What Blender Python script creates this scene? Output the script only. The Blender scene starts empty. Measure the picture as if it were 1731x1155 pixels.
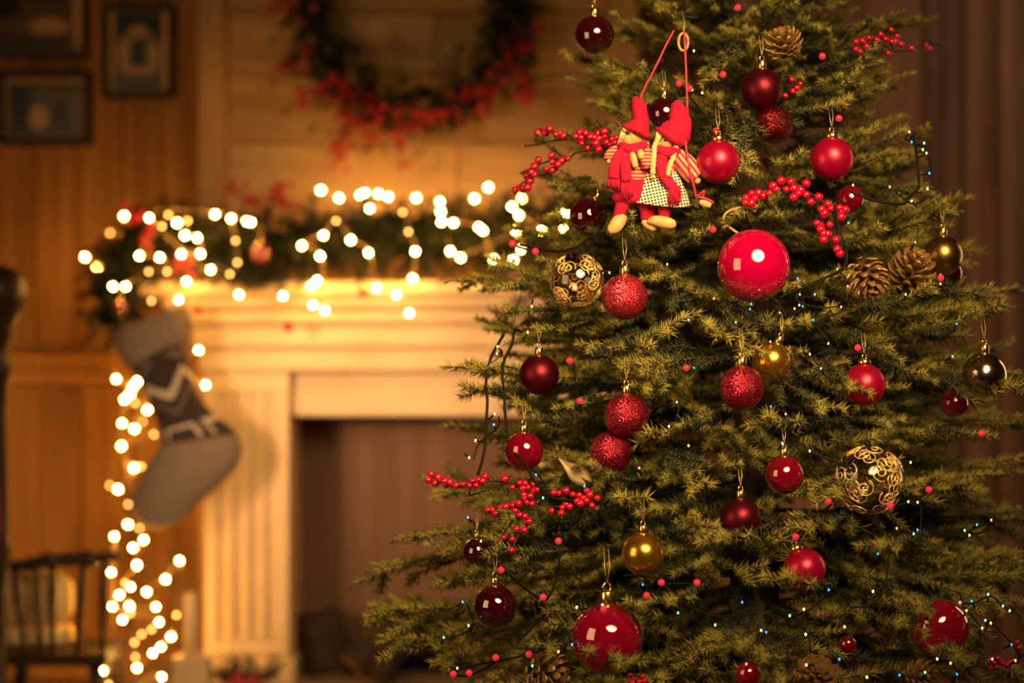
import bpy, math, random
import numpy as np
from mathutils import Vector, Matrix, noise

C = bpy.context.scene.collection
SC = bpy.context.scene
F = 85.0 / 36.0 * 1731.0          # focal length in photo pixels
CAM_Z = 0.85

# ------------------------------------------------------------------ camera
cd = bpy.data.cameras.new('camera'); cam = bpy.data.objects.new('camera', cd); C.objects.link(cam)
cam.location = (0, 0, CAM_Z); cam.rotation_euler = (math.pi/2, 0, 0)
cd.lens = 85; cd.sensor_width = 36; cd.clip_end = 50
cd.dof.use_dof = True; cd.dof.focus_distance = 3.44; cd.dof.aperture_fstop = 2.15
SC.camera = cam
# ------------------------------------------------------------------ world, lamps, exposure
w = bpy.data.worlds.new('world'); SC.world = w; w.use_nodes = True
bg = w.node_tree.nodes['Background']; bg.inputs[0].default_value = (1.0, 0.5, 0.25, 1); bg.inputs[1].default_value = 0.01
SC.view_settings.view_transform = 'Standard'; SC.view_settings.look = 'None'
SC.view_settings.gamma = 1.0; SC.view_settings.exposure = 0.0; SC.view_settings.use_curve_mapping = False


def aim(o, target):
    o.rotation_euler = (Vector(target) - o.location).to_track_quat('-Z', 'Y').to_euler()


def lamp(name, kind, loc, target, energy, col, **kw):
    l = bpy.data.lights.new(name, kind); l.energy = energy; l.color = col
    for k, v in kw.items(): setattr(l, k, v)
    o = bpy.data.objects.new(name, l); C.objects.link(o); o.location = loc; aim(o, target)
    return o


# the photographer's round softbox beside the camera, a window-like panel to the left, a lamp to the right
lamp('softbox_lamp', 'AREA', (0.48, 2.25, 1.62), (0.20, 3.45, 0.99), 8.4, (1.0, 0.64, 0.27), shape='DISK', size=1.0, spread=math.radians(50))
lamp('side_panel_lamp', 'AREA', (-1.45, 2.35, 1.05), (0.3, 3.6, 1.0), 13, (1.0, 0.62, 0.26), shape='RECTANGLE', size=0.9, size_y=1.2)
lamp('right_lamp', 'AREA', (2.0, 4.6, 1.15), (0.4, 3.7, 1.0), 4.5, (1.0, 0.66, 0.36), shape='RECTANGLE', size=0.4, size_y=1.2)
lamp('firebox_fill', 'SPOT', (-1.6, 2.6, 1.05), (0.02, 5.85, 0.66), 520, (1.0, 0.56, 0.24), spot_size=math.radians(25), spot_blend=1.0, shadow_soft_size=0.25)  # added fill spot with no known source, brightens the firebox and surround
lamp('back_wall_fill', 'AREA', (1.7, 4.3, 2.5), (1.6, 6.0, 0.9), 6, (1.0, 0.56, 0.30), shape='DISK', size=0.5, spread=math.radians(75))  # added fill from above, no known fixture, lifts the right-hand back boards

# ------------------------------------------------------------------ helpers
def P(px, py, Y):
    return Vector(((px - 865.5) * Y / F, Y, CAM_Z - (py - 577.5) * Y / F))


def proj(v):
    return 865.5 + F * v[0] / v[1], 577.5 - F * (v[2] - CAM_Z) / v[1]


class MB:
    def __init__(s): s.v = []; s.f = []; s.uv = None
    def add(s, v, f):
        n = len(s.v); s.v += [tuple(p) for p in v]; s.f += [tuple(i + n for i in q) for q in f]
    def box(s, x0, x1, y0, y1, z0, z1, bev=0.0):
        if bev <= 0:
            v = [(x, y, z) for x in (x0, x1) for y in (y0, y1) for z in (z0, z1)]
            s.add(v, [(0, 1, 3, 2), (4, 6, 7, 5), (0, 4, 5, 1), (2, 3, 7, 6), (0, 2, 6, 4), (1, 5, 7, 3)])
        else:   # front (-y) and outer edges chamfered
            b = bev
            v = [(x0, y1, z0), (x1, y1, z0), (x1, y1, z1), (x0, y1, z1),
                 (x0, y0 + b, z0), (x1, y0 + b, z0), (x1, y0 + b, z1), (x0, y0 + b, z1),
                 (x0 + b, y0, z0 + b), (x1 - b, y0, z0 + b), (x1 - b, y0, z1 - b), (x0 + b, y0, z1 - b)]
            s.add(v, [(0, 3, 2, 1), (0, 1, 5, 4), (1, 2, 6, 5), (2, 3, 7, 6), (3, 0, 4, 7),
                      (4, 5, 9, 8), (5, 6, 10, 9), (6, 7, 11, 10), (7, 4, 8, 11), (8, 9, 10, 11)])
    def tube(s, pts, r, n=6, cap=True, flat=1.0, up=None):
        pts = [Vector(p) for p in pts]; m = len(pts)
        if not hasattr(r, '__len__'): r = [r] * m
        base = len(s.v); ref = None
        for i, p in enumerate(pts):
            t = (pts[min(i + 1, m - 1)] - pts[max(i - 1, 0)])
            if t.length < 1e-9: t = Vector((0, 0, 1))
            t.normalize()
            if ref is None:
                ref = Vector(up) if up else (Vector((0, 0, 1)) if abs(t.z) < .9 else Vector((1, 0, 0)))
            a = t.cross(ref)
            if a.length < 1e-6: a = t.orthogonal()
            a.normalize(); b = a.cross(t).normalized(); ref = b
            for k in range(n):
                an = 2 * math.pi * k / n
                s.v.append(tuple(p + a * (math.cos(an) * r[i]) + b * (math.sin(an) * r[i] * flat)))
        for i in range(m - 1):
            for k in range(n):
                k2 = (k + 1) % n
                s.f.append((base + i*n + k, base + i*n + k2, base + (i+1)*n + k2, base + (i+1)*n + k))
        if cap:
            s.f.append(tuple(base + k for k in range(n))[::-1]); s.f.append(tuple(base + (m-1)*n + k for k in range(n)))
    def lathe(s, prof, n=24, org=(0, 0, 0), closed=True):
        base = len(s.v); m = len(prof)
        for r, z in prof:
            for k in range(n):
                a = 2*math.pi*k/n
                s.v.append((org[0] + r*math.cos(a), org[1] + r*math.sin(a), org[2] + z))
        for i in range(m-1):
            for k in range(n):
                k2 = (k+1) % n
                s.f.append((base+i*n+k, base+i*n+k2, base+(i+1)*n+k2, base+(i+1)*n+k))
        if closed:
            s.f.append(tuple(base+k for k in range(n))[::-1]); s.f.append(tuple(base+(m-1)*n+k for k in range(n)))
    def ball(s, c, r, n=16, m=10, sc=(1, 1, 1), rot=None):
        base = len(s.v); c = Vector(c)
        for i in range(m+1):
            th = math.pi*i/m
            for k in range(n):
                a = 2*math.pi*k/n
                d = Vector((math.sin(th)*math.cos(a)*sc[0], math.sin(th)*math.sin(a)*sc[1], math.cos(th)*sc[2]))*r
                if rot: d = rot @ d
                s.v.append(tuple(c+d))
        for i in range(m):
            for k in range(n):
                k2 = (k+1) % n
                s.f.append((base+i*n+k, base+(i+1)*n+k, base+(i+1)*n+k2, base+i*n+k2))
    def loft(s, rings, cap=True):
        base = len(s.v); n = len(rings[0])
        for r in rings: s.v += [tuple(p) for p in r]
        for i in range(len(rings)-1):
            for k in range(n):
                k2 = (k+1) % n
                s.f.append((base+i*n+k, base+i*n+k2, base+(i+1)*n+k2, base+(i+1)*n+k))
        if cap:
            s.f.append(tuple(base+k for k in range(n))[::-1]); s.f.append(tuple(base+(len(rings)-1)*n+k for k in range(n)))
    def mesh(s, name, mat, smooth=True):
        me = bpy.data.meshes.new(name); me.from_pydata(s.v, [], s.f); me.update()
        if smooth: me.polygons.foreach_set('use_smooth', [True]*len(me.polygons))
        if mat: me.materials.append(mat)
        return me
    def build(s, name, mat, parent=None, smooth=True):
        return link(name, s.mesh(name, mat, smooth), parent)


def link(name, me, parent=None, loc=None, scale=None, rot=None):
    o = bpy.data.objects.new(name, me); C.objects.link(o)
    if parent is not None:
        o.parent = parent
    if loc is not None: o.location = loc
    if scale is not None: o.scale = (scale,)*3 if not hasattr(scale, '__len__') else scale
    if rot is not None: o.rotation_euler = rot
    return o


def tag(o, label, cat, group=None, kind=None):
    o['label'] = label; o['category'] = cat
    if group: o['group'] = group
    if kind: o['kind'] = kind
    return o


def thing(name, label, cat, loc=(0, 0, 0), group=None):
    o = bpy.data.objects.new(name, None); C.objects.link(o); o.location = loc
    o.empty_display_size = .05
    return tag(o, label, cat, group)


def struct(name, mb, mat, smooth=False):
    o = mb.build(name, mat, None, smooth); o['kind'] = 'structure'; return o


def world_to(parent, mb):
    """shift world-space geometry into the parent's local frame (parents are only translated)"""
    l = parent.location
    mb.v = [(x - l.x, y - l.y, z - l.z) for x, y, z in mb.v]
    return mb


def smooth_path(pts, k=4):
    pts = [Vector(p) for p in pts]; out = []
    if len(pts) < 3: return pts
    for i in range(len(pts)-1):
        p0 = pts[max(i-1, 0)]; p1 = pts[i]; p2 = pts[i+1]; p3 = pts[min(i+2, len(pts)-1)]
        for j in range(k):
            t = j/k
            out.append(.5*((2*p1)+(p2-p0)*t+(2*p0-5*p1+4*p2-p3)*t*t+(3*p1-p0-3*p2+p3)*t**3))
    out.append(pts[-1]); return out


# ------------------------------------------------------------------ materials
class N:
    def __init__(s, name):
        s.m = bpy.data.materials.new(name); s.m.use_nodes = True; s.t = s.m.node_tree
        s.b = s.t.nodes['Principled BSDF']; s.out = s.t.nodes['Material Output']
    def n(s, t, **kw):
        x = s.t.nodes.new(t)
        for k, v in kw.items():
            if k.startswith('i_'):
                key = k[2:]; key = int(key) if key.isdigit() else key.replace('_', ' ')
                x.inputs[key].default_value = v
            else: setattr(x, k, v)
        return x
    def l(s, a, b): s.t.links.new(a, b)
    def ramp(s, fac, stops):
        r = s.n('ShaderNodeValToRGB'); e = r.color_ramp.elements
        while len(e) < len(stops): e.new(.5)
        for el, (p, c) in zip(e, stops): el.position = p; el.color = (*c, 1)
        s.l(fac, r.inputs[0]); return r.outputs[0]
    def math(s, op, a, b=None, c=None):
        x = s.n('ShaderNodeMath', operation=op)
        for i, v in enumerate((a, b, c)):
            if v is None: continue
            if isinstance(v, (int, float)): x.inputs[i].default_value = v
            else: s.l(v, x.inputs[i])
        return x.outputs[0]


def plain(name, col, rough=.5, metal=0., coat=0., spec=.5):
    m = N(name); b = m.b
    b.inputs['Base Color'].default_value = (*col, 1); b.inputs['Roughness'].default_value = rough
    b.inputs['Metallic'].default_value = metal; b.inputs['Coat Weight'].default_value = coat
    b.inputs['Coat Roughness'].default_value = .03; b.inputs['Coat IOR'].default_value = 1.7; b.inputs['Specular IOR Level'].default_value = spec
    return m.m


def varied(name, c1, c2, scale=20, rough=.6, metal=0., bump=0., bscale=None, rand=False, spec=.4):
    m = N(name); b = m.b
    tc = m.n('ShaderNodeTexCoord'); nz = m.n('ShaderNodeTexNoise', i_Scale=scale, i_Detail=4.)
    m.l(tc.outputs['Object'], nz.inputs['Vector'])
    fac = nz.outputs['Fac']
    if rand:
        oi = m.n('ShaderNodeObjectInfo'); fac = m.math('ADD', m.math('MULTIPLY', fac, .6), m.math('MULTIPLY', oi.outputs['Random'], .4))
    m.l(m.ramp(fac, [(.3, c1), (.7, c2)]), b.inputs['Base Color'])
    b.inputs['Roughness'].default_value = rough; b.inputs['Metallic'].default_value = metal; b.inputs['Specular IOR Level'].default_value = spec
    if bump:
        n2 = m.n('ShaderNodeTexNoise', i_Scale=bscale or scale*3, i_Detail=3.); m.l(tc.outputs['Object'], n2.inputs['Vector'])
        bp = m.n('ShaderNodeBump', i_Strength=bump, i_Distance=.002); m.l(n2.outputs['Fac'], bp.inputs['Height']); m.l(bp.outputs[0], b.inputs['Normal'])
    return m.m


def wood(name, c1, c2, c3, axis='Z', scale=6., stretch=14., rough=.55, spec=.3):
    m = N(name); b = m.b
    tc = m.n('ShaderNodeTexCoord'); oi = m.n('ShaderNodeObjectInfo')
    off = m.n('ShaderNodeVectorMath', operation='ADD'); sc = m.n('ShaderNodeVectorMath', operation='SCALE'); sc.inputs[3].default_value = 7.
    cmb = m.n('ShaderNodeCombineXYZ'); m.l(oi.outputs['Random'], cmb.inputs[0]); m.l(oi.outputs['Random'], cmb.inputs[1]); m.l(oi.outputs['Random'], cmb.inputs[2])
    m.l(cmb.outputs[0], sc.inputs[0]); m.l(tc.outputs['Object'], off.inputs[0]); m.l(sc.outputs[0], off.inputs[1])
    mp = m.n('ShaderNodeMapping'); v = [stretch]*3; v['XYZ'.index(axis)] = 1.; mp.inputs['Scale'].default_value = v
    m.l(off.outputs[0], mp.inputs['Vector'])
    nz = m.n('ShaderNodeTexNoise', i_Scale=scale/3, i_Detail=6., i_Roughness=.6, i_Distortion=.6); m.l(mp.outputs[0], nz.inputs['Vector'])
    fac = m.math('ADD', m.math('MULTIPLY', nz.outputs['Fac'], .75), m.math('MULTIPLY', oi.outputs['Random'], .25))
    m.l(m.ramp(fac, [(.28, c1), (.5, c2), (.72, c3)]), b.inputs['Base Color'])
    bp = m.n('ShaderNodeBump', i_Strength=.25, i_Distance=.003); m.l(nz.outputs['Fac'], bp.inputs['Height']); m.l(bp.outputs[0], b.inputs['Normal'])
    b.inputs['Roughness'].default_value = rough; b.inputs['Specular IOR Level'].default_value = spec
    return m.m


def emitter(name, col, strength, sample=True):
    m = N(name); b = m.b
    b.inputs['Base Color'].default_value = (*[min(1, c) for c in col], 1); b.inputs['Roughness'].default_value = .2
    b.inputs['Emission Color'].default_value = (*col, 1); b.inputs['Emission Strength'].default_value = strength
    if not sample: m.m.cycles.emission_sampling = 'NONE'
    return m.m


def glitter(name, c1, c2):
    m = N(name); b = m.b
    tc = m.n('ShaderNodeTexCoord'); vo = m.n('ShaderNodeTexVoronoi', i_Scale=52.); m.l(tc.outputs['Object'], vo.inputs['Vector'])
    g = m.n('ShaderNodeNewGeometry')
    sub = m.n('ShaderNodeVectorMath', operation='SUBTRACT'); m.l(vo.outputs['Color'], sub.inputs[0]); sub.inputs[1].default_value = (.5, .5, .5)
    sc = m.n('ShaderNodeVectorMath', operation='SCALE'); m.l(sub.outputs[0], sc.inputs[0]); sc.inputs[3].default_value = .95
    ad = m.n('ShaderNodeVectorMath', operation='ADD'); m.l(sc.outputs[0], ad.inputs[0]); m.l(g.outputs['Normal'], ad.inputs[1])
    nm = m.n('ShaderNodeVectorMath', operation='NORMALIZE'); m.l(ad.outputs[0], nm.inputs[0]); m.l(nm.outputs[0], b.inputs['Normal'])
    sp = m.n('ShaderNodeSeparateColor'); m.l(vo.outputs['Color'], sp.inputs[0])
    m.l(m.ramp(sp.outputs[0], [(.0, tuple(q*.55 for q in c1)), (.62, c1), (.95, c2)]), b.inputs['Base Color'])
    b.inputs['Metallic'].default_value = .75; b.inputs['Roughness'].default_value = .25
    return m.m


M = {}
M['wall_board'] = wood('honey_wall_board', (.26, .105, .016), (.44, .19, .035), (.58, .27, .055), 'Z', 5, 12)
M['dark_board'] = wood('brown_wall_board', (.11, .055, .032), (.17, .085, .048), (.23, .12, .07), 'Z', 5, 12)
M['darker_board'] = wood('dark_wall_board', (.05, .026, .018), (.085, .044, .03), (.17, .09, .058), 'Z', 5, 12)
M['white_plank'] = wood('whitewashed_plank', (.30, .16, .065), (.48, .29, .13), (.60, .40, .21), 'X', 5, 12)
M['white_post'] = wood('whitewashed_post', (.30, .16, .065), (.48, .29, .13), (.60, .40, .21), 'Z', 5, 12)
M['cream_paint'] = varied('cream_paint', (.60, .44, .27), (.74, .58, .40), 5, .5)
M['firebox'] = varied('firebox_plaster', (.46, .29, .15), (.62, .42, .24), 4, .8)
M['floor'] = wood('floor_boards', (.08, .04, .02), (.13, .07, .035), (.18, .1, .05), 'X', 5, 12)
M['ceiling'] = plain('ceiling_paint', (.18, .11, .06), .8)
M['hearth'] = varied('hearth_stone', (.16, .11, .07), (.24, .17, .11), 12, .8)
M['frame'] = wood('dark_frame_wood', (.012, .007, .006), (.02, .012, .01), (.03, .018, .014), 'X', 6, 10, .45)
M['mat_board'] = plain('cream_mat_board', (.62, .38, .20), .8)
M['chair'] = wood('dark_chair_wood', (.012, .006, .005), (.022, .011, .008), (.04, .02, .013), 'X', 6, 10, .4)
M['cushion'] = varied('cream_cushion_cloth', (.72, .50, .22), (.82, .6, .3), 30, .9)
M['red_knit'] = varied('dark_red_knit', (.20, .02, .015), (.35, .05, .03), 80, .9, bump=.5)
M['candle'] = plain('cream_candle_wax', (.75, .55, .33), .5)
M['block'] = varied('white_painted_block', (.50, .36, .22), (.62, .47, .31), 12, .6)
M['bark'] = varied('log_bark', (.012, .007, .006), (.05, .028, .018), 25, .9, bump=.6)
M['log_end'] = varied('log_end_wood', (.20, .09, .035), (.32, .16, .07), 30, .8)
M['twig'] = varied('twig_bark', (.035, .018, .008), (.09, .05, .022), 60, .85, bump=.4)
M['stem'] = varied('berry_stem', (.02, .012, .008), (.05, .03, .018), 80, .7)
M['needle'] = None
M['cable'] = plain('dark_cable', (.010, .009, .007), .7, spec=.15)
M['pale_cable'] = plain('clear_cable', (.45, .30, .14), .4)
M['gold'] = plain('gold_metal', (.85, .58, .20), .22, 1.)
M['swirl'] = plain('swirl_gold_paint', (.95, .66, .26), .25, .5)
M['gold_thread'] = plain('gold_thread', (.75, .55, .22), .35, .6)
M['twine'] = varied('hemp_twine', (.42, .26, .12), (.6, .4, .2), 300, .9)
M['berry'] = plain('red_berry', (.46, .0015, .030), .22, 0, .35)
M['dim_berry'] = plain('dark_red_berry', (.38, .003, .026), .35)
M['cone'] = varied('cone_scale', (.16, .075, .022), (.42, .24, .075), 90, .45, metal=.25)
M['cone_core'] = plain('cone_core', (.05, .025, .01), .8)
M['red_felt'] = varied('red_felt', (.36, .001, .030), (.46, .002, .045), 150, .9, bump=.4, bscale=500)
M['red_yarn'] = varied('red_yarn', (.36, .001, .032), (.50, .005, .055), 200, .9, bump=.5, bscale=600)
M['ribbon'] = plain('red_ribbon', (.40, .015, .04), .45)
M['doll_wood'] = varied('light_doll_wood', (.50, .29, .10), (.66, .43, .18), 40, .5)
M['blond'] = varied('blond_yarn', (.62, .42, .18), (.8, .60, .30), 300, .8, bump=.5, bscale=500)
M['black'] = plain('black_dot', (.01, .008, .006), .4)
M['leafwreath'] = varied('wreath_leaf', (.02, .02, .008), (.05, .045, .012), 30, .6)
M['yellowleaf'] = varied('yellow_wreath_leaf', (.20, .13, .02), (.34, .22, .04), 30, .6)
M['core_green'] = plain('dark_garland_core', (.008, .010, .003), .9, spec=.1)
M['vine'] = varied('wreath_vine', (.018, .010, .007), (.04, .022, .014), 30, .8)
M['feather'] = varied('cream_feather', (.7, .5, .28), (.85, .66, .42), 40, .8)
M['tree_green_leaf'] = plain('dark_sprig', (.05, .07, .015), .6)
BALLM = {
    'dark_gloss': plain('dark_maroon_gloss', (.030, .0008, .004), .05, .0, 1., .8),
    'dark_satin': plain('dark_maroon_satin', (.115, .006, .018), .40, .85),
    'red_satin': plain('red_satin', (.40, .001, .042), .33, .5, 0, .7),
    'red_gloss': plain('bright_red_gloss', (.40, .0006, .050), .06, 0, 1., .8),
    'deep_gloss': plain('deep_red_gloss', (.20, .001, .018), .05, .25, 1., .7),
    'wine_gloss': plain('wine_red_gloss', (.24, .001, .024), .06, .1, 1., .7),
    'gold': plain('gold_satin', (.70, .38, .06), .24, .94),
    'gold_dim': plain('antique_gold', (.40, .26, .07), .3, 1.),
    'silver': plain('silver_gloss', (.62, .50, .38), .16, 1.),
    'coral_glitter': glitter('coral_glitter', (.50, .012, .04), (1., .16, .20)),
    'red_glitter': glitter('red_glitter', (.16, .002, .016), (.95, .06, .14)),
    'dark_glitter': glitter('dark_glitter', (.045, .001, .004), (.45, .02, .03)),
}
m = N('clear_glass'); tr = m.n('ShaderNodeBsdfTransparent'); tr.inputs[0].default_value = (.96, .88, .70, 1); gs = m.n('ShaderNodeBsdfGlossy', i_Roughness=.04)
fr = m.n('ShaderNodeFresnel', i_IOR=1.6); mx = m.n('ShaderNodeMixShader'); m.l(m.math('ADD', fr.outputs[0], .05), mx.inputs[0]); m.l(tr.outputs[0], mx.inputs[1]); m.l(gs.outputs[0], mx.inputs[2]); m.l(mx.outputs[0], m.out.inputs[0])
BALLM['glass'] = m.m


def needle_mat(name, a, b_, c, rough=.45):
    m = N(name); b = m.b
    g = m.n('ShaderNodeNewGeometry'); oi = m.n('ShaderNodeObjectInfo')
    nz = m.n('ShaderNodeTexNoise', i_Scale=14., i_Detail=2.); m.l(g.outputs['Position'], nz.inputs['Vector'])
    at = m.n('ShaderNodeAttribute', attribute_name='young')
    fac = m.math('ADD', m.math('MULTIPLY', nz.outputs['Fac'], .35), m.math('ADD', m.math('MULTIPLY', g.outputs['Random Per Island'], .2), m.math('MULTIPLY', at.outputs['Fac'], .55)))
    m.l(m.ramp(fac, [(.25, a), (.5, b_), (.78, c)]), b.inputs['Base Color'])  # ramp paints the shaded branch interior dark, besides paler new growth
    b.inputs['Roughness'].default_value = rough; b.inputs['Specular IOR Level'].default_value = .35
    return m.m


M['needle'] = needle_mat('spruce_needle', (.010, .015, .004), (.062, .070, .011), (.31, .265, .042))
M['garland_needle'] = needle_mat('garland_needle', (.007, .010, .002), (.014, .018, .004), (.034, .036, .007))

# ------------------------------------------------------------------ room
CX = -0.2267            # axis of the fireplace
FY = 5.60               # front plane of the pilasters
BY = 5.86               # front of the chimney breast
WY = 6.06               # back wall
def X5(px, Y): return (px - 865.5) * Y / F
def Z5(py, Y): return CAM_Z - (py - 577.5) * Y / F
XL, XR = -2.25, 2.7

mb = MB(); mb.box(XL, XR, -0.6, WY + .1, -.06, 0); floor = struct('floor', mb, M['floor'])
mb = MB(); mb.box(XL, XR, -0.6, WY + .1, 2.65, 2.7); struct('ceiling', mb, M['ceiling'])
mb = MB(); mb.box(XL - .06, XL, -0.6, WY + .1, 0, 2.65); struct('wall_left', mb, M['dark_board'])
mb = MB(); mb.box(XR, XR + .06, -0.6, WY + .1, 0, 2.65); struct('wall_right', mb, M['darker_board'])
mb = MB(); mb.box(XL, XR, WY + .025, WY + .09, 0, 2.65); back = struct('wall_back', mb, M['darker_board'])

rnd = random.Random(3)
bx0 = X5(335, BY); bx1 = 2 * CX - bx0
# vertical boards left of the chimney breast, above and below the rail
rail0, rail1 = Z5(652, WY), Z5(600, WY)
def boards(x0, x1, z0, z1, width, mat, parent, jit=.006, vary=.12):
    x = x0
    while x < x1 - .01:
        wd = width * (1 + rnd.uniform(-vary, vary)); xe = min(x + wd, x1); d = rnd.uniform(0, jit)
        b = MB(); b.box(x + .0015, xe - .0015, WY - d, WY + .026, z0, z1, .003)
        b.build('plank', mat, parent, False); x = xe
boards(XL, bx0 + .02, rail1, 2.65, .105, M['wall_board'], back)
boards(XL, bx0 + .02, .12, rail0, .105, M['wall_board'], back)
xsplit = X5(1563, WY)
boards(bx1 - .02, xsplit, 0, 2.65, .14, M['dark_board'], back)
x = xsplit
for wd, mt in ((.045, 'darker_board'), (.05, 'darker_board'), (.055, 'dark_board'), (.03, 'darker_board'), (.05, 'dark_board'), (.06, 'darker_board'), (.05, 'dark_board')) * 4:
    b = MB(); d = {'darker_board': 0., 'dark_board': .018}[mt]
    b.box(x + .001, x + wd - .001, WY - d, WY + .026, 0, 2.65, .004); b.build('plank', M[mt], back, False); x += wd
mb = MB(); prof = [(WY - .004, rail0), (WY - .03, rail0 + .008), (WY - .03, rail0 + .03), (WY - .014, rail0 + .036), (WY - .014, rail1 - .022), (WY - .04, rail1 - .014), (WY - .04, rail1), (WY + .02, rail1), (WY + .02, rail0)]
n = len(prof); mb.add([(XL, y, z) for y, z in prof] + [(bx0 + .02, y, z) for y, z in prof], [(i, (i+1) % n, n+(i+1) % n, n+i) for i in range(n)])
o = mb.build('trim_1', M['wall_board'], None, False); o['kind'] = 'structure'
mb = MB(); mb.box(XL, bx0 + .02, WY - .02, WY + .026, 0, .12, .008); o = mb.build('baseboard_back', M['wall_board'], None, False); o['kind'] = 'structure'

# chimney breast: horizontal whitewashed planks with corner posts
mb = MB(); mb.box(bx0 + .01, bx1 - .01, BY + .02, WY + .02, 0, 2.65); breast = struct('wall_chimney', mb, M['dark_board'])
pw = X5(386, BY) - bx0
z = Z5(585, BY)
seams = [Z5(v, BY) for v in (585, 480, 370, 241, 128, 20, -90, -200, -310, -420, -530, -640, -750)]
for za, zb in zip(seams[:-1], seams[1:]):
    zb = min(zb, 2.65)
    if za >= zb: break
    xs = [bx0 + pw, bx0 + pw + rnd.uniform(.25, .75), bx1 - pw]
    for xa, xb in zip(xs[:-1], xs[1:]):
        b = MB(); d = rnd.uniform(0, .006); b.box(xa + .001, xb - .001, BY - d, BY + .022, za + .0015, zb - .0015, .003); b.build('plank', M['white_plank'], breast, False)
for xa, xb in ((bx0, bx0 + pw), (bx1 - pw, bx1)):
    b = MB(); b.box(xa, xb, BY - .022, BY + .03, 0, 2.65, .006); b.build('corner_board', M['white_post'], breast, False)

# ------------------------------------------------------------------ fireplace surround
fp = thing('fireplace', 'cream painted fireplace surround with fluted pilasters under the fir garland', 'fireplace', (CX, FY, 0))
def fz(py): return Z5(py, FY)
lx0, lx1 = X5(345, FY), X5(489, FY)
def fbuild(name, b, mat='cream_paint'): return world_to(fp, b).build(name, M[mat], fp, False)
for sgn in (0, 1):
    xa, xb = (lx0, lx1) if sgn == 0 else (2*CX - lx1, 2*CX - lx0)
    top, bot = fz(628), .0
    b = MB()
    ft, fb = fz(665), fz(1085)
    nfl = 4; ml = .024; fw = (xb - xa - 2*ml) / nfl
    b.box(xa, xb, FY + .012, FY + .25, .0, top)                       # core
    b.box(xa, xb, FY, FY + .014, ft, top, .003); b.box(xa, xb, FY, FY + .014, fb - .03, fb, .003)
    for k in range(nfl + 1):
        c = xa + ml + k*fw; h = fw*.22
        x0_, x1_ = max(xa, c - h if k else xa), min(xb, c + h if k < nfl else xb)
        b.box(x0_, x1_, FY, FY + .014, fb, ft, .004)
    fbuild('pilaster', b)
    b = MB(); b.box(xa - .014, xb + .014, FY - .018, FY + .2, .0, fz(1096) - .03, .008); fbuild('plinth', b)
b = MB(); b.box(lx0 - .012, 2*CX - lx0 + .012, FY - .012, BY + .01, fz(628), fz(588), .005); fbuild('frieze', b)
b = MB(); b.box(lx0 - .026, 2*CX - lx0 + .026, FY - .030, BY + .01, fz(588), fz(548), .006); fbuild('moulding', b)
b = MB(); b.box(lx0 - .05, 2*CX - lx0 + .05, FY - .055, BY + .01, fz(548), fz(522), .008); fbuild('moulding', b)
b = MB(); b.box(lx0 - .085, 2*CX - lx0 + .085, FY - .085, BY + .01, fz(522), fz(500), .010); fbuild('moulding', b)
SHZ = fz(478)
b = MB(); b.box(lx0 - .13, 2*CX - lx0 + .13, FY - .12, BY + .01, fz(500), SHZ, .006); fbuild('mantel_shelf', b)
b = MB(); b.box(lx1, 2*CX - lx1, FY + .035, FY + .1, fz(705), fz(628), .004); fbuild('lintel', b)
b = MB(); b.box(lx1 - .01, lx1 + .004, FY + .09, 5.93, .06, fz(640)); fbuild('jamb', b, 'firebox')
b = MB(); b.box(2*CX - lx1 - .004, 2*CX - lx1 + .01, FY + .09, 5.93, .06, fz(640)); fbuild('jamb', b, 'firebox')
b = MB(); b.box(lx1 - .01, 2*CX - lx1 + .01, 5.90, 5.935, .0, fz(640)); fbuild('firebox_back', b, 'firebox')
mb = MB(); mb.box(lx0 - .15, 2*CX - lx0 + .15, FY - .42, 5.92, 0, .06, .008); hearth = struct('trim_2', mb, M['hearth'])

# ------------------------------------------------------------------ framed pictures
def photo_mat(name, base, blobs):
    m = N(name); b = m.b; tc = m.n('ShaderNodeTexCoord')
    cur = m.n('ShaderNodeRGB').outputs[0]; cur.default_value = (*base, 1)
    nz = m.n('ShaderNodeTexNoise', i_Scale=6., i_Detail=3.); m.l(tc.outputs['Generated'], nz.inputs['Vector'])
    for cx, cz, rx, rz, col in blobs:
        mp = m.n('ShaderNodeMapping'); mp.inputs['Location'].default_value = (-cx/rx, 0, -cz/rz); mp.inputs['Scale'].default_value = (1/rx, 0, 1/rz)
        m.l(tc.outputs['Generated'], mp.inputs[0])
        ln = m.n('ShaderNodeVectorMath', operation='LENGTH'); m.l(mp.outputs[0], ln.inputs[0])
        d = m.math('ADD', ln.outputs['Value'], m.math('MULTIPLY', m.math('SUBTRACT', nz.outputs['Fac'], .5), .8))
        fac = m.n('ShaderNodeMapRange', interpolation_type='SMOOTHSTEP'); fac.inputs[1].default_value = .7; fac.inputs[2].default_value = 1.25; fac.inputs[3].default_value = 1; fac.inputs[4].default_value = 0
        m.l(d, fac.inputs[0])
        mx = m.n('ShaderNodeMix', data_type='RGBA'); m.l(fac.outputs[0], mx.inputs[0]); m.l(cur, mx.inputs[6]); mx.inputs[7].default_value = (*col, 1); cur = mx.outputs[2]
    m.l(cur, b.inputs['Base Color']); b.inputs['Roughness'].default_value = .25
    return m.m


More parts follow.
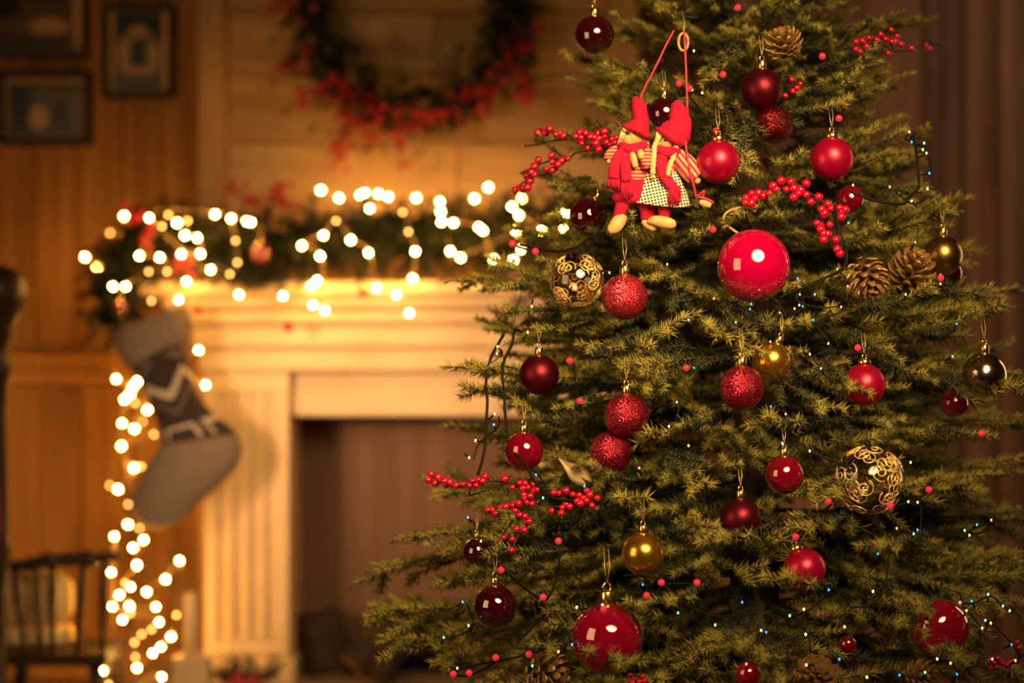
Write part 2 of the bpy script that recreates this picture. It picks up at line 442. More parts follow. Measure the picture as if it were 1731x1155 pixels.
def picture(px0, py0, px1, py1, label, fw, mw, base, blobs, mats):
    Y = WY - .012
    a = P(px0, py1, Y); c = P(px1, py0, Y)
    t = thing('picture_frame', label, 'picture', ((a.x + c.x)/2, Y, a.z), 'framed photographs on the board wall')
    hw = (c.x - a.x)/2; h = c.z - a.z
    b = MB()
    b.box(-hw, hw, -.022, .01, 0, fw, .004); b.box(-hw, hw, -.022, .01, h - fw, h, .004)
    b.box(-hw, -hw + fw, -.0215, .01, fw, h - fw, .004); b.box(hw - fw, hw, -.0215, .01, fw, h - fw, .004)
    b.build('frame', M['frame'], t, False)
    l, r, bt, tp = mats
    b = MB(); b.box(-hw + fw - .002, hw - fw + .002, -.006, .0, fw - .002, h - fw + .002); b.build('mat_board', M['mat_board'], t, False)
    b = MB(); b.box(-hw + fw + l, hw - fw - r, -.0085, -.005, fw + bt, h - fw - tp); b.build('photograph', photo_mat('print_' + str(px1), base, blobs), t, False)
D_ = (.006, .004, .003); G_ = (.10, .055, .024); L_ = (.42, .26, .12)
picture(175, 10, 297, 168, 'dark framed upright photograph of a seated figure, hung near the chimney breast', .016, 0, (.05, .03, .016),
        [(.5, .80, .8, .26, D_), (.5, .35, .62, .22, G_), (.5, .72, .22, .13, L_), (.5, .47, .22, .22, D_), (.2, .5, .14, .2, L_), (.8, .48, .14, .2, L_), (.5, .27, .4, .05, L_), (.5, .05, .7, .12, (.06, .05, .04))], (.012, .016, .004, .003))
picture(-75, -110, 152, 100, 'dark framed wide photograph cut by the top left corner', .017, 0, (.05, .03, .016),
        [(.5, .30, .6, .16, G_), (.72, .62, .22, .12, D_), (.45, .62, .12, .10, L_), (.75, .22, .2, .08, L_), (.3, .4, .2, .1, D_)], (.022, .022, .004, .004))
picture(-2, 122, 157, 246, 'dark framed oblong photograph hung below the cut off one', .018, 0, (.05, .03, .016),
        [(.2, .5, .16, .5, D_), (.42, .35, .13, .25, L_), (.75, .4, .16, .35, D_), (.55, .75, .25, .2, G_), (.9, .6, .1, .4, G_)], (.006, .006, .006, .010))

# ------------------------------------------------------------------ needles and fir branches
def frame_vectors(t):
    ref = np.where(np.abs(t[:, 2:3]) < .9, np.array([[0., 0, 1]]), np.array([[1., 0, 0]]))
    u = np.cross(t, ref); u /= np.linalg.norm(u, axis=1, keepdims=True); v = np.cross(u, t); return u, v


def needles_on(polys, rng, density=1500, length=.0160, width=.0019):
    V = []; A = []; xmax = max(p_[0] for pl in polys for p_ in pl) + 1e-6
    for pl in polys:
        p = np.array(pl); seg = p[1:] - p[:-1]; L = np.linalg.norm(seg, axis=1); tot = L.sum()
        if tot < 1e-4: continue
        n = max(6, int(tot*density)); s = np.sort(rng.random(n))*tot; cum = np.concatenate([[0], np.cumsum(L)])
        i = np.clip(np.searchsorted(cum, s) - 1, 0, len(L)-1); fr = ((s - cum[i])/L[i])[:, None]
        pos = p[i] + seg[i]*fr; t = seg[i]/L[i][:, None]
        u, v = frame_vectors(t); ph = rng.random(n)*2*math.pi
        th = np.radians(rng.normal(54, 9, n)); endf = np.clip((s/tot - .9)/.1, 0, 1); th = th*(1 - .55*endf)
        d = t*np.cos(th)[:, None] + (u*np.cos(ph)[:, None] + v*np.sin(ph)[:, None])*np.sin(th)[:, None]
        d[:, 2] += .16; d += rng.normal(0, .08, d.shape); d /= np.linalg.norm(d, axis=1, keepdims=True)
        ln = length*rng.uniform(.72, 1.15, n)[:, None]
        a, b = frame_vectors(d); w = width*.58
        for k in range(3):
            an = 2*math.pi*k/3
            V.append((pos + d*ln*.12 + (a*math.cos(an) + b*math.sin(an))*w)[:, None, :])
        V.append((pos + d*ln)[:, None, :])
        u_ = np.clip((pos[:, 0]/xmax - .15)/.6, 0, 1); A.append(np.repeat(u_*(.30 + .70*s/tot), 4))  # low values inward: interior shade goes into the colour, with paler young tips
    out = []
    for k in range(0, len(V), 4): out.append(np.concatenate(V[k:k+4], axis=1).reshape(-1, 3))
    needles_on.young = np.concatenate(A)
    return np.concatenate(out)


def needle_mesh(name, verts, mat):
    n = len(verts)//4; me = bpy.data.meshes.new(name)
    base = np.arange(n)[:, None]*4
    f = np.concatenate([base + np.array([[0, 1, 3]]), base + np.array([[1, 2, 3]]), base + np.array([[2, 0, 3]])], axis=1).reshape(-1)
    me.vertices.add(len(verts)); me.vertices.foreach_set('co', verts.astype(np.float32).ravel())
    me.loops.add(len(f)); me.loops.foreach_set('vertex_index', f.astype(np.int32))
    me.polygons.add(n*3); me.polygons.foreach_set('loop_start', np.arange(n*3, dtype=np.int32)*3)
    me.update(calc_edges=True)
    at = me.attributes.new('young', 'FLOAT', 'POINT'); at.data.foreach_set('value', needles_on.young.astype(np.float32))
    me.validate(); me.materials.append(mat); return me


def branch_skeleton(L, seed, step=.056, kmax=.22, bare=.22):
    r = random.Random(seed); polys = []; rad = []
    npt = 10; main = []
    b1, b2 = r.uniform(-.05, .05), r.uniform(-.06, .02)
    for i in range(npt):
        t = i/(npt-1); main.append(Vector((L*t, L*b1*math.sin(3.0*t), L*(b2*math.sin(math.pi*t) + .05*t*t))))
    def at(pl, t):
        f = t*(len(pl)-1); i = min(int(f), len(pl)-2); return pl[i].lerp(pl[i+1], f-i), (pl[i+1]-pl[i]).normalized()
    k0 = int(bare*npt); polys.append(main[k0:]); wood_ = [(main, [.0055*(1-.75*i/(npt-1)) * (L/.5)**.5 for i in range(npt)])]
    s = bare*L*.8; side = r.choice((-1, 1))
    while s < L*.98:
        t = s/L; p, d = at(main, t)
        for sd in ((side, -side) if r.random() < .35 else (side,)):
            l = min(kmax, (.50*(1-t) + .10)*L*r.uniform(.75, 1.15)); l = max(l, .035)
            an = sd*math.radians(r.uniform(38, 58)); up = r.uniform(-.28, .22)
            dd = Vector((d.x*math.cos(an) - d.y*math.sin(an), d.x*math.sin(an) + d.y*math.cos(an), d.z + up)).normalized()
            cur = Vector((d.x, d.y, d.z - .15))
            sub = []; q = p.copy(); nn = 5
            for i in range(nn):
                sub.append(q.copy()); dd = (dd*.86 + cur*.14).normalized(); q = q + dd*(l/(nn-1))
            polys.append(sub); wood_.append((sub, [.0022*(1-.6*i/(nn-1)) for i in range(nn)]))
            s2 = .040 + r.uniform(0, .015); sd2 = r.choice((-1, 1))
            while s2 < l*.90 and l > .085:
                p2, d2 = at(sub, s2/l); l2 = min(.080, (l - s2)*.60 + .030)*r.uniform(.8, 1.2)
                a2 = sd2*math.radians(r.uniform(35, 55)); d3 = Vector((d2.x*math.cos(a2) - d2.y*math.sin(a2), d2.x*math.sin(a2) + d2.y*math.cos(a2), d2.z + r.uniform(-.3, .2))).normalized()
                tw = [p2, p2 + d3*l2*.5 + Vector((0, 0, -.002)), p2 + d3*l2]
                polys.append(tw); wood_.append((tw, [.0013, .0011, .0007])); sd2 = -sd2; s2 += r.uniform(.044, .060)
        side = -side; s += step*r.uniform(.8, 1.2)
    return polys, wood_


def make_branch(L, seed, mat, density=1450, **kw):
    polys, wd = branch_skeleton(L, seed, **kw)
    nv = needles_on([[tuple(p) for p in pl] for pl in polys], np.random.default_rng(seed), density)
    nm = needle_mesh('needles', nv, mat)
    b = MB()
    for pts, rr in wd: b.tube(pts, rr, 5 if rr[0] > .003 else 4)
    wm = b.mesh('branch', M['twig'])
    samp = np.array([tuple(p) for pl in polys for p in pl[::2]])
    return dict(L=L, needles=nm, wood=wm, samp=samp)


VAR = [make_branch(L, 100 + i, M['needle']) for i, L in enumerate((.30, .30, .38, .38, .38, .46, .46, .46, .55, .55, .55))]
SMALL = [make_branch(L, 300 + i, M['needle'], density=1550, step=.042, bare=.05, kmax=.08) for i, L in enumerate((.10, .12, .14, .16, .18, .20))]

# ------------------------------------------------------------------ the tree's shape and its ornaments' places
TX, TY = .381, 3.85
def RZ(z): return max(.03, .335*(2.2 - z))


def surfY(px, py, f=1.0):
    Y = 3.5
    for _ in range(12):
        v = P(px, py, Y); R = RZ(v.z)*f; dx = v.x - TX
        Y = TY - math.sqrt(max(R*R - dx*dx, (.12*R)**2))
    return Y


G_RS = 'red satin baubles'; G_GL = 'red glitter baubles'
BAUBLES = [  # px, py, r px, kind, cap style, surface factor, label
    (1005, 59, 33, 'dark_gloss', 'slim', 1.0, 'dark maroon glossy bauble hanging alone at the upper left edge of the tree'),
    (1123, 192, 28, 'dark_gloss', 'slim', .94, 'dark purple red glossy bauble half hidden between the two doll hats'),
    (1288, 151, 36, 'dark_satin', 'slim', .98, 'dark maroon satin bauble hanging below the topmost pinecone'),
    (1309, 211, 32, 'dark_glitter', None, .96, 'dark red glitter bauble tucked under the dark satin one near the top'),
    (1214, 274, 37, 'red_satin', 'wide', 1.10, 'bright red satin bauble just right of the striped doll sleeve'),
    (1406, 269, 37, 'red_satin', 'wide', 1.0, 'bright red satin bauble above the arching berry sprig'),
    (1274, 449, 62, 'red_gloss', None, 1.04, 'large bright red mirror glossy bauble at the middle of the tree'),
    (1056, 502, 39, 'coral_glitter', 'slim', 1.03, 'coral red glitter bauble hanging under the doll shoes'),
    (911, 634, 34, 'dark_satin', 'slim', 1.0, 'dark maroon satin bauble on the left side near the dangling cable'),
    (1304, 611, 33, 'gold', 'slim', 1.0, 'shiny gold bauble peeping out behind a red glitter one'),
    (1254, 656, 38, 'red_glitter', 'slim', 1.14, 'red glitter bauble overlapping the shiny gold one'),
    (1059, 703, 38, 'red_glitter', 'slim', 1.03, 'red glitter bauble hanging uppermost of a touching pair'),
    (1033, 765, 36, 'red_glitter', None, .99, 'red glitter bauble wedged beneath another with its bottom in needles'),
    (886, 763, 33, 'deep_gloss', 'slim', 1.0, 'dark red mirror glossy bauble with a cable crossing it on the left side'),
    (1461, 651, 36, 'red_satin', 'wide', 1.0, 'red satin bauble with needles over its left side and gold crown cap'),
    (1664, 634, 38, 'silver', 'slim', .95, 'silver bauble at the far right with its bottom behind a branch'),
    (1252, 877, 35, 'dark_satin', 'slim', 1.0, 'dark maroon satin bauble with a needle twig across its lower edge'),
    (1326, 803, 33, 'deep_gloss', 'slim', .97, 'deep red see-through looking glossy bauble right of centre'),
    (1087, 937, 36, 'gold', 'slim', 1.02, 'gold bauble hanging alone in the lower middle'),
    (1360, 963, 36, 'red_satin', 'wide', .98, 'red satin bauble with tilted gold cap and needles over its bottom'),
    (837, 1026, 37, 'dark_gloss', 'slim', 1.0, 'very dark glossy bauble hanging at the lower left'),
    (1026, 1080, 60, 'wine_gloss', 'slim', .98, 'large deep red glossy bauble at the bottom left of centre'),
    (1588, 1062, 50, 'wine_gloss', None, .97, 'large dark red glossy bauble at the bottom right'),
    (1594, 432, 34, 'gold_dim', 'slim', .85, 'dim antique gold bauble behind the pinecone at right'),
    (1603, 462, 24, 'dark_gloss', None, .78, 'small dark bauble just under the dim gold one'),
    (994, 366, 32, 'dark_gloss', 'slim', .97, 'black looking glossy bauble behind needles left of the doll shoes'),
    (1437, 337, 24, 'deep_gloss', None, .86, 'half hidden dark red bauble under the red satin one at upper right'),
    (806, 934, 24, 'dark_gloss', 'slim', .93, 'small black bauble with pale gold cap among left lower needles'),
    (1613, 682, 24, 'deep_gloss', None, .80, 'half hidden dark red bauble left below the silver one'),
    (975, 474, 46, 'glass', None, .96, 'clear glass bauble with gold swirls on the left side'),
    (1470, 812, 58, 'glass', None, .97, 'large clear glass bauble with gold scrolls on the right side'),
    (1433, 1090, 15, 'deep_gloss', None, .95, 'tiny dim red bauble near the bottom right pinecone'),
    (1265, 1140, 22, 'wine_gloss', None, .98, 'small red glossy bauble cut by the bottom edge of the photo'),
]
KEEP = []   # projected discs that stay clear of whole branches: px, py, r, Y
for b_ in BAUBLES:
    Y = surfY(b_[0], b_[1], b_[5]); KEEP.append((b_[0], b_[1], b_[2]*.95, Y + .01, 3.))
for px, py, r in ((1062, 230, 36), (1062, 290, 40), (1090, 330, 40), (1130, 230, 36), (1130, 300, 42), (1160, 290, 30), (1115, 375, 22), (1045, 378, 14)):
    KEEP.append((px, py, r, 3.50, 2.))

# berry sprays: crop origin, crop scale, berries, stems (crop coordinates)
SPRAYS = [
    ('red berry sprig reaching left beside the doll with the straight hair', (860, 190), .1818, 6.6, 1.03,
     [(380,155),(270,190),(338,190),(478,195),(510,220),(435,205),(625,225),(662,185),(715,195),(675,235),(680,290),(655,265),(735,335),(760,230),(797,235),(830,200),(890,180),(840,245),(810,290),(838,345),(890,225),(1000,235),(960,250),(910,280),(985,285),(945,300),
      (275,443),(398,400),(402,462),(550,430),(492,452),(455,485),(408,538),(350,528),(240,505),(212,560),(170,590),(240,580),(198,640),(95,710),(62,730),(175,700),(135,705),(130,715)],
     [[(1100,260),(1000,250),(900,215),(740,240),(620,230),(420,185),(285,155)], [(900,215),(810,130)], [(900,310),(740,310),(640,270)], [(560,250),(400,265),(300,295),(150,315)], [(275,290),(240,260)], [(1000,330),(700,360),(620,380),(560,430),(450,520)], [(560,420),(450,440),(350,460),(250,500),(105,570)], [(450,530),(330,580),(210,605),(110,670),(50,720)], [(165,640),(150,690)]]),
    ('red berry sprig arching right over the large glossy bauble', (1220, 270), .2337, 7.4, 1.03,
     [(213,315),(175,275),(170,310),(216,245),(265,243),(240,280),(298,263),(345,243),(370,190),(395,215),(430,152),(500,160),(465,215),(520,208),(568,220),(555,245),(520,272),(612,255),(610,173),(645,305),(702,270),(768,320),(788,355),(742,390),(722,360),(780,470),(690,460),(715,485),(715,505),(765,540),(735,535),(735,580),(850,350),(893,362),(862,415),(860,375),(825,580),(835,648),(855,680)],
     [[(160,300),(300,260),(450,210),(600,230),(700,280),(780,350),(820,440),(840,600),(850,680)], [(600,230),(560,185),(430,160)], [(780,350),(740,400),(720,500),(735,580)], [(800,380),(870,370)]]),
    ('long red berry sprig stretched out left at the lower part of the tree', (620, 740), .3593, 6.4, 1.04,
     [(303,173),(290,200),(335,188),(322,215),(350,200),(367,205),(375,222),(390,210),(405,220),(420,225),(455,220),(485,225),(500,205),(525,200),(557,183),(515,225),(545,205),(650,195),(687,235),(720,215),(745,215),(760,235),(785,220),(805,245),(790,250),(735,240),(770,275),(745,285),(715,310),(755,305),(778,312),(740,270),(655,325),(630,330),(608,358),(590,340),(570,342),(700,343),(690,320),(625,345),(880,260),(905,262),(938,250),(970,268),(1000,272),(1035,250),(1050,270),(1020,285),(1033,297),(1060,320),(1085,285),(990,300),(955,325),(920,330),(940,315),(915,355),(1005,310),(870,345),(745,370),(752,400),(742,435),(705,430),(645,470),(685,478),(682,530),(765,395),(720,365)],
     [[(1060,290),(940,290),(840,260),(720,230),(580,205),(440,235),(370,210),(285,180)], [(660,205),(685,170)], [(1000,320),(880,325),(790,310),(720,310),(580,345)], [(750,340),(700,380),(650,440),(608,515)], [(745,345),(770,390),(720,450),(680,530)], [(580,240),(480,275)]]),
    ('red berry sprig with bare curling end at the top right of the tree', (1160, 0), .3637, 5.8, .90,
     [(788,195),(788,228),(818,190),(848,178),(838,218),(885,185),(903,160),(925,182),(952,138),(978,168),(955,195),(995,205),(938,248),(1045,225),(1115,210),(1130,225),(808,240),(970,190)],
     [[(700,230),(780,215),(900,205),(960,235),(1040,235),(1110,205),(1190,215)], [(960,230),(940,170)], [(1150,212),(1120,165)]]),
    ('dim red berry sprig low at the right edge of the photo', (1320, 740), .3593, 5.5, .95,
     [(930,1060),(945,1075),(960,1065),(975,1050),(990,1045),(1005,1060),(1015,1080),(1030,1055),(1045,1065),(1065,1072),(1075,1060),(1090,1050),(985,1085),(1020,1040),(1108,965),(1120,990)],
     [[(900,1080),(980,1070),(1060,1065),(1130,1040),(1170,960)]]),
    ('small red berry cluster at the bottom edge under the large deep red bauble', (1040, 740), .3592, 5.6, 1.0,
     [(72,1118),(98,1135),(130,1125),(68,1145),(115,1150),(140,1145),(85,1155)], [[(60,1150),(140,1120)]]),
    ('few dark berries beside the dark satin bauble near the top', (1160, 0), .3637, 5.2, .95,
     [(460,445),(495,425),(515,410),(530,390),(490,370)], [[(450,450),(500,420),(535,375)]]),
]
for lab, org, sc_, r, f, bs, st in SPRAYS:
    Y0_ = []
    for x, y in bs[::2]:
        px, py = org[0] + x*sc_, org[1] + y*sc_; KEEP.append((px, py, r + 2, surfY(px, py, f), .5))
CONES = [(1325, 75, 31, 26, -20, 12, .93, 'pinecone at the top of the tree with pale tipped scales'),
         (1466, 470, 33, 40, 160, 30, .97, 'left pinecone of the touching pair on the right side'),
         (1540, 462, 38, 44, 20, 25, .95, 'right pinecone of the touching pair, tilted with open scales'),
         (924, 1135, 36, 40, 100, 20, .98, 'pinecone at the bottom left edge of the tree'),
         (1378, 1146, 36, 34, 10, 50, 1.0, 'pinecone at the bottom edge facing forward'),
         (1556, 1145, 28, 30, 60, 30, .95, 'dim pinecone beneath the large dark red bauble at bottom right')]
for c in CONES: KEEP.append((c[0], c[1], c[2], surfY(c[0], c[1], c[6]) - .01, 2.))
KEEPA = np.array(KEEP)

# ------------------------------------------------------------------ christmas tree
tree = thing('christmas_tree', 'full green spruce Christmas tree hung with red and gold ornaments', 'tree', (TX, TY, 0))
b = MB(); b.tube([(0, 0, .12), (.01, 0, .8), (-.01, .01, 1.4), (0, 0, 2.2)], [.045, .036, .024, .006], 10); b.build('trunk', M['twig'], tree)
b = MB(); b.lathe([(.17, 0), (.17, .03), (.07, .06), (.06, .2), (.05, .22)], 20); b.build('stand', M['cable'], tree)
LEAN = []
trng = random.Random(11)


def orient(d, roll):
    x = Vector(d).normalized(); up = Vector((0, 0, 1)); y = up.cross(x)
    if y.length < 1e-4: y = Vector((0, 1, 0))
    y.normalize(); z_ = x.cross(y).normalized()
    m_ = Matrix((x, y, z_)).transposed()
    return m_ @ Matrix.Rotation(roll, 3, 'X')


def score(samp, rot, loc, s):
    w_ = (samp*s) @ np.array(rot).T + np.array(loc)
    px = 865.5 + F*w_[:, 0]/w_[:, 1]; py = 577.5 - F*(w_[:, 2] - CAM_Z)/w_[:, 1]
    d2 = (px[:, None] - KEEPA[None, :, 0])**2 + (py[:, None] - KEEPA[None, :, 1])**2
    hit = (d2 < (KEEPA[None, :, 2] + 13)**2) & (w_[:, 1][:, None] < KEEPA[None, :, 3])
    return float((hit*KEEPA[None, :, 4]).sum())


NB = 0
def put(var, rot, loc, s):
    global NB
    o = link('branch', var['wood'], tree, Vector(loc) - tree.location, s, rot.to_euler()); NB += 1
    nd = link('needles', var['needles'], o); nd['kind'] = 'stuff'


# whorls
zr = .30; k = 0
while zr < 2.1:
    frac = (zr - .3)/1.8
    nbr = 9 if zr < 1.45 else 7
    a0 = k*.61
    for i in range(nbr):
        best = None
        for tr in range(14):
            a = a0 + 2*math.pi*i/nbr + trng.uniform(-.22, .22)
            face = -math.sin(a)                              # 1 = towards the camera
            if tr == 0: skip = face < -.6 and i % 3 == 0
            pitch = math.radians(-14 + 44*frac + trng.uniform(-9, 9))
            Lb = RZ(zr + .2*frac)*trng.uniform(.80, .97)*(.90 if abs(math.cos(a)) > .65 else 1.0)
            Lb = max(Lb, .12)
            d = Vector((math.cos(a)*math.cos(pitch), math.sin(a)*math.cos(pitch), math.sin(pitch)))
            cand = [v for v in VAR if abs(v['L'] - Lb) < .14] or [VAR[0]] if Lb < .6 else VAR[-3:]
            v = trng.choice(cand); s = Lb/v['L']; rot = orient(d, trng.uniform(-.45, .45)); loc = Vector((TX, TY, zr))
            sc_ = score(v['samp'], rot, loc, s) + trng.random()*.5 + tr*.02
            if best is None or sc_ < best[0]: best = (sc_, v, rot, loc, s)
        if skip: continue
        if best[0] > 26: continue
        put(*best[1:])
    zr += .066 + .02*frac; k += 1

# long branches whose tips make the outline
TIPS = [(945,106,3.75),(968,150,3.8),(1010,190,3.7),(935,250,3.75),(905,310,3.8),(872,405,3.8),(800,490,3.72),(835,470,3.65),(822,578,3.75),(800,655,3.6),(785,748,3.9),(738,858,3.75),(720,935,3.7),(640,985,3.8),(655,1062,3.75),(650,1115,3.7),(790,1000,3.6),
        (1582,45,3.9),(1445,28,3.9),(1500,135,3.75),(1498,160,3.7),(1525,210,3.85),(1562,240,3.8),(1545,270,3.8),(1622,345,3.75),(1600,375,3.65),(1640,430,3.9),(1722,508,3.75),(1690,545,3.7),(1650,540,3.6),(1720,655,3.65),(1700,610,3.85),(1740,745,3.75),(1720,800,3.7),(1640,852,3.55),(1750,905,3.8),(1745,990,3.7),(1700,1050,3.5)]
TIPS += [(850,560,3.95),(862,620,4.0),(880,700,3.95),(852,765,3.9),(900,480,4.0),(880,560,4.1),(842,690,4.0),(900,640,4.1),(860,800,4.0),(820,860,4.0),(800,920,4.0),(920,420,4.0),(960,330,4.05),(985,220,4.0),(1000,130,4.0),(1020,60,4.0),(780,1060,3.95),(760,1010,4.0),
         (1560,420,4.0),(1540,300,4.0),(1500,60,4.0),(1600,620,4.0),(1640,700,4.0),(1600,780,4.0),(1660,880,4.0),(1680,960,4.0),(1480,190,4.0),(1440,110,4.0)]
for px, py, Y in TIPS:
    tip = P(px, py, Y); frac = (tip.z - .3)/1.8
    best = None
    for tr in range(10):
        hor = math.hypot(tip.x - TX, tip.y - TY); pitch = math.radians(-10 + 42*frac + trng.uniform(-7, 7))
        root = Vector((TX, TY, tip.z - hor*math.tan(pitch))); d = tip - root; Lb = d.length
        cand = [v for v in VAR if abs(v['L'] - Lb) < .12] or VAR[-3:]
        v = trng.choice(cand); rot = orient(d, trng.uniform(-.5, .5)); s = Lb/v['L']
        q = score(v['samp'], rot, root, s) + trng.random()*.3
        if best is None or q < best[0]: best = (q, v, rot, root, s)
    put(*best[1:])

# short twigs that cross in front of or beside ornaments: base px, tip px, depth offset from the cone surface
TW = [(1235,606,1046,624,1.05),(1175,450,1108,474,1.03),(1222,505,1264,606,1.08),(1320,640,1392,694,1.05),(1395,605,1442,660,1.06),(1545,640,1718,662,1.02),(950,648,803,668,1.04),
      (1000,600,1165,545,1.03),(1240,700,1092,748,1.07),(1075,812,1000,792,1.07),(1120,760,1180,832,1.06),(1175,850,1105,868,1.05),(1310,880,1218,918,1.07),(1415,985,1325,985,1.06),
      (1085,440,1060,372,1.08),(1040,410,936,372,1.06),(1225,180,1238,262,1.05),(1255,195,1256,292,1.08),(1310,190,1415,182,1.02),(1330,330,1240,375,1.03),(1340,390,1300,345,1.0),
      (1400,420,1480,395,1.02),(1450,520,1560,500,1.06),(1560,480,1655,500,1.03),(1480,600,1555,640,1.03),(1440,560,1500,600,1.05),(1540,560,1640,540,1.0),
      (1460,780,1400,850,1.05),(1480,840,1560,820,1.06),(1440,870,1350,900,1.03),(1560,900,1480,930,1.05),(1500,980,1530,1060,1.03),(1600,1000,1540,1030,1.05),(1650,1080,1600,1110,1.06),
      (980,880,870,880,1.03),(960,930,840,930,1.05),(920,960,800,975,1.04),(1010,1060,930,1100,1.04),(980,1090,1060,1130,1.08),(1150,1050,1080,1030,1.04),(1200,980,1130,1020,1.03),
      (1290,1060,1200,1090,1.04),(1340,1080,1280,1110,1.03),(960,720,880,690,1.0),(1010,660,960,690,1.04),(1150,640,1090,660,1.03),(960,520,870,530,1.02),(1000,540,920,560,1.04),
      (1080,560,1000,590,1.05),(1010,420,930,450,1.02),(1150,500,1200,560,1.05),(1160,580,1110,640,1.04),(1200,820,1230,790,1.03),(1000,300,945,320,1.02),(960,270,915,240,1.0),
      (1360,160,1440,140,.98),(1380,120,1470,100,.95),(1240,70,1200,140,1.0),(1120,100,1060,140,.98),(1080,60,1040,30,.95),(1180,30,1120,20,.98),(1320,20,1380,50,.95),(1450,250,1520,230,.95),(1480,310,1560,330,.98),
      (1130,420,1180,400,1.03),(1240,330,1190,310,1.0),(1400,710,1300,720,1.05),(1420,700,1500,720,1.03),(1580,720,1660,740,1.0),(1120,900,1180,890,1.03),(1000,840,1060,850,1.05)]
for x0, y0, x1, y1, f in TW:
    mx, my = (x0 + x1)/2, (y0 + y1)/2; Yt = surfY(x1, y1, f); Yb = max(surfY(x0, y0, f*.88), Yt + .015)
    a = P(x0, y0, Yb); c = P(x1, y1, Yt); d = c - a
    v = min(SMALL, key=lambda q: abs(q['L'] - d.length) + trng.random()*.03)
    put(v, orient(d, trng.uniform(-.6, .6)), a, d.length/v['L'])
print('branches', NB)

# ------------------------------------------------------------------ baubles
def cmesh(name, b, mat): return b.mesh(name, mat)
BALLME = {}
for k_, mt in BALLM.items():
    b = MB(); b.ball((0, 0, 0), 1, 56, 36); BALLME[k_] = b.mesh('ball', mt)
b = MB(); b.lathe([(.20, 0), (.21, .02), (.21, .34), (.17, .40)], 20)
SLIM = b.mesh('cap', M['gold'])
b = MB()
prof = [(.30, 0), (.32, .03), (.30, .20), (.24, .26)]
b.lathe(prof, 24); WIDE = b.mesh('cap', M['gold'])
b = MB(); b.tube([Vector((math.cos(a)*.13, 0, math.sin(a)*.15)) for a in np.linspace(0, 2*math.pi, 15)], .035, 6); RING = b.mesh('ring', M['gold'])


def bauble(px, py, r, kind, cap, f, label, tilt=0.):
    Y = surfY(px, py, f); c = P(px, py, Y); R = r*Y/F
    t = thing('bauble', label, 'bauble', c - Vector((0, 0, R)))
    rot = (0, tilt, 0); ax = Vector((math.sin(tilt), 0, math.cos(tilt)))
    o = link('ball', BALLME[kind], t, (0, 0, R), R)
    top = Vector((0, 0, R)) + ax*R*.965
    if cap:
        link('cap', SLIM if cap == 'slim' else WIDE, t, top, R, rot)
        h = .48 if cap == 'slim' else .36
        link('ring', RING, t, top + ax*R*h, R, (0, tilt, .6))
        q = top + ax*R*(h + .12)
        b = MB(); e = q + Vector((.05*R, .012, .80*R + .006)); e2 = e + Vector((-.12*R, .006, .002))
        b.tube([q, (q + e)/2 + Vector((.06*R, 0, 0)), e], .00042, 4); b.tube([q, (q + e2)/2 - Vector((.03*R, 0, 0)), e2], .00042, 4)
        b.build('thread', M['gold_thread'], t)
    if kind == 'glass':
        sw = MB(); rr = random.Random(int(px))
        for _ in range(44):
            d = Vector((rr.uniform(-1, 1), rr.uniform(-1.2, 1.), rr.uniform(-.9, 1))).normalized(); u = d.orthogonal().normalized(); v = d.cross(u)
            ph = rr.uniform(0, 6.28); hand = rr.choice((-1, 1)); pts = []
            for j in range(26):
                a = j/25*3.4*math.pi; ra = .04 + .25*(j/25)**1.2
                q = (d + (u*math.cos(ph + hand*a) + v*math.sin(ph + hand*a))*ra).normalized(); pts.append(q*R*1.008 + Vector((0, 0, R)))
            sw.tube(pts, R*.022, 5)
        sw.build('swirl', M['swirl'], t)
    return t


for bb in BAUBLES:
    bauble(*bb, tilt=(-.38 if bb[:2] == (1360, 963) else .42 if bb[:2] == (994, 366) else .35 if bb[:2] == (1304, 611) else 0.))

# ------------------------------------------------------------------ pinecones
b = MB()
# one open scale: a thick spatulate plate, base at the origin, growing along +x and curling up
W = [(0, .25, 0), (.35, .42, -.02), (.75, .56, .05), (1., .42, .20), (1.06, .16, .27)]
vt = []
for x_, y_, z_ in W: vt += [(x_, -y_, z_), (x_, y_, z_), (x_, y_*.9, z_ + .13), (x_, -y_*.9, z_ + .13)]
fs = []
for i in range(len(W)-1):
    for k_ in range(4): fs.append((i*4 + k_, i*4 + (k_+1) % 4, i*4 + 4 + (k_+1) % 4, i*4 + 4 + k_))
fs += [(3, 2, 1, 0), tuple((len(W)-1)*4 + q for q in range(4))]
b.add(vt, fs); SCALE = b.mesh('scale', M['cone'], False)
for px, py, rpx, hpx, ang, tow, f, lab in CONES:
    Y = surfY(px, py, f); c = P(px, py, Y); R = rpx*Y/F; H = hpx*2*Y/F*.9
    t = thing('pinecone', lab, 'pinecone', c)
    rot = Matrix.Rotation(math.radians(ang), 3, 'Y') @ Matrix.Rotation(math.radians(tow), 3, 'X')
    b = MB(); b.tube([rot @ Vector((0, 0, -H*.48 + H*.96*j/6)) for j in range(7)], [R*q for q in (.3, .42, .46, .42, .34, .24, .08)], 10); b.build('core', M['cone_core'], t)
    n_ = 52
    for j in range(n_):
        u = (j + .5)/n_; a = j*2.39996; env = math.sin(math.pi*(.16 + .80*u))**.7
        rb = R*.30*env; ln = R*.84*env; el = math.radians(-10 + 62*u)
        base_ = Vector((math.cos(a)*rb, math.sin(a)*rb, -H*.45 + H*.88*u))
        m_ = rot @ Matrix.Rotation(a, 3, 'Z') @ Matrix.Rotation(-el, 3, 'Y')
        o = link('scale', SCALE, t, rot @ base_, (ln, R*.36*(.55 + .45*env), ln*.9), m_.to_euler())

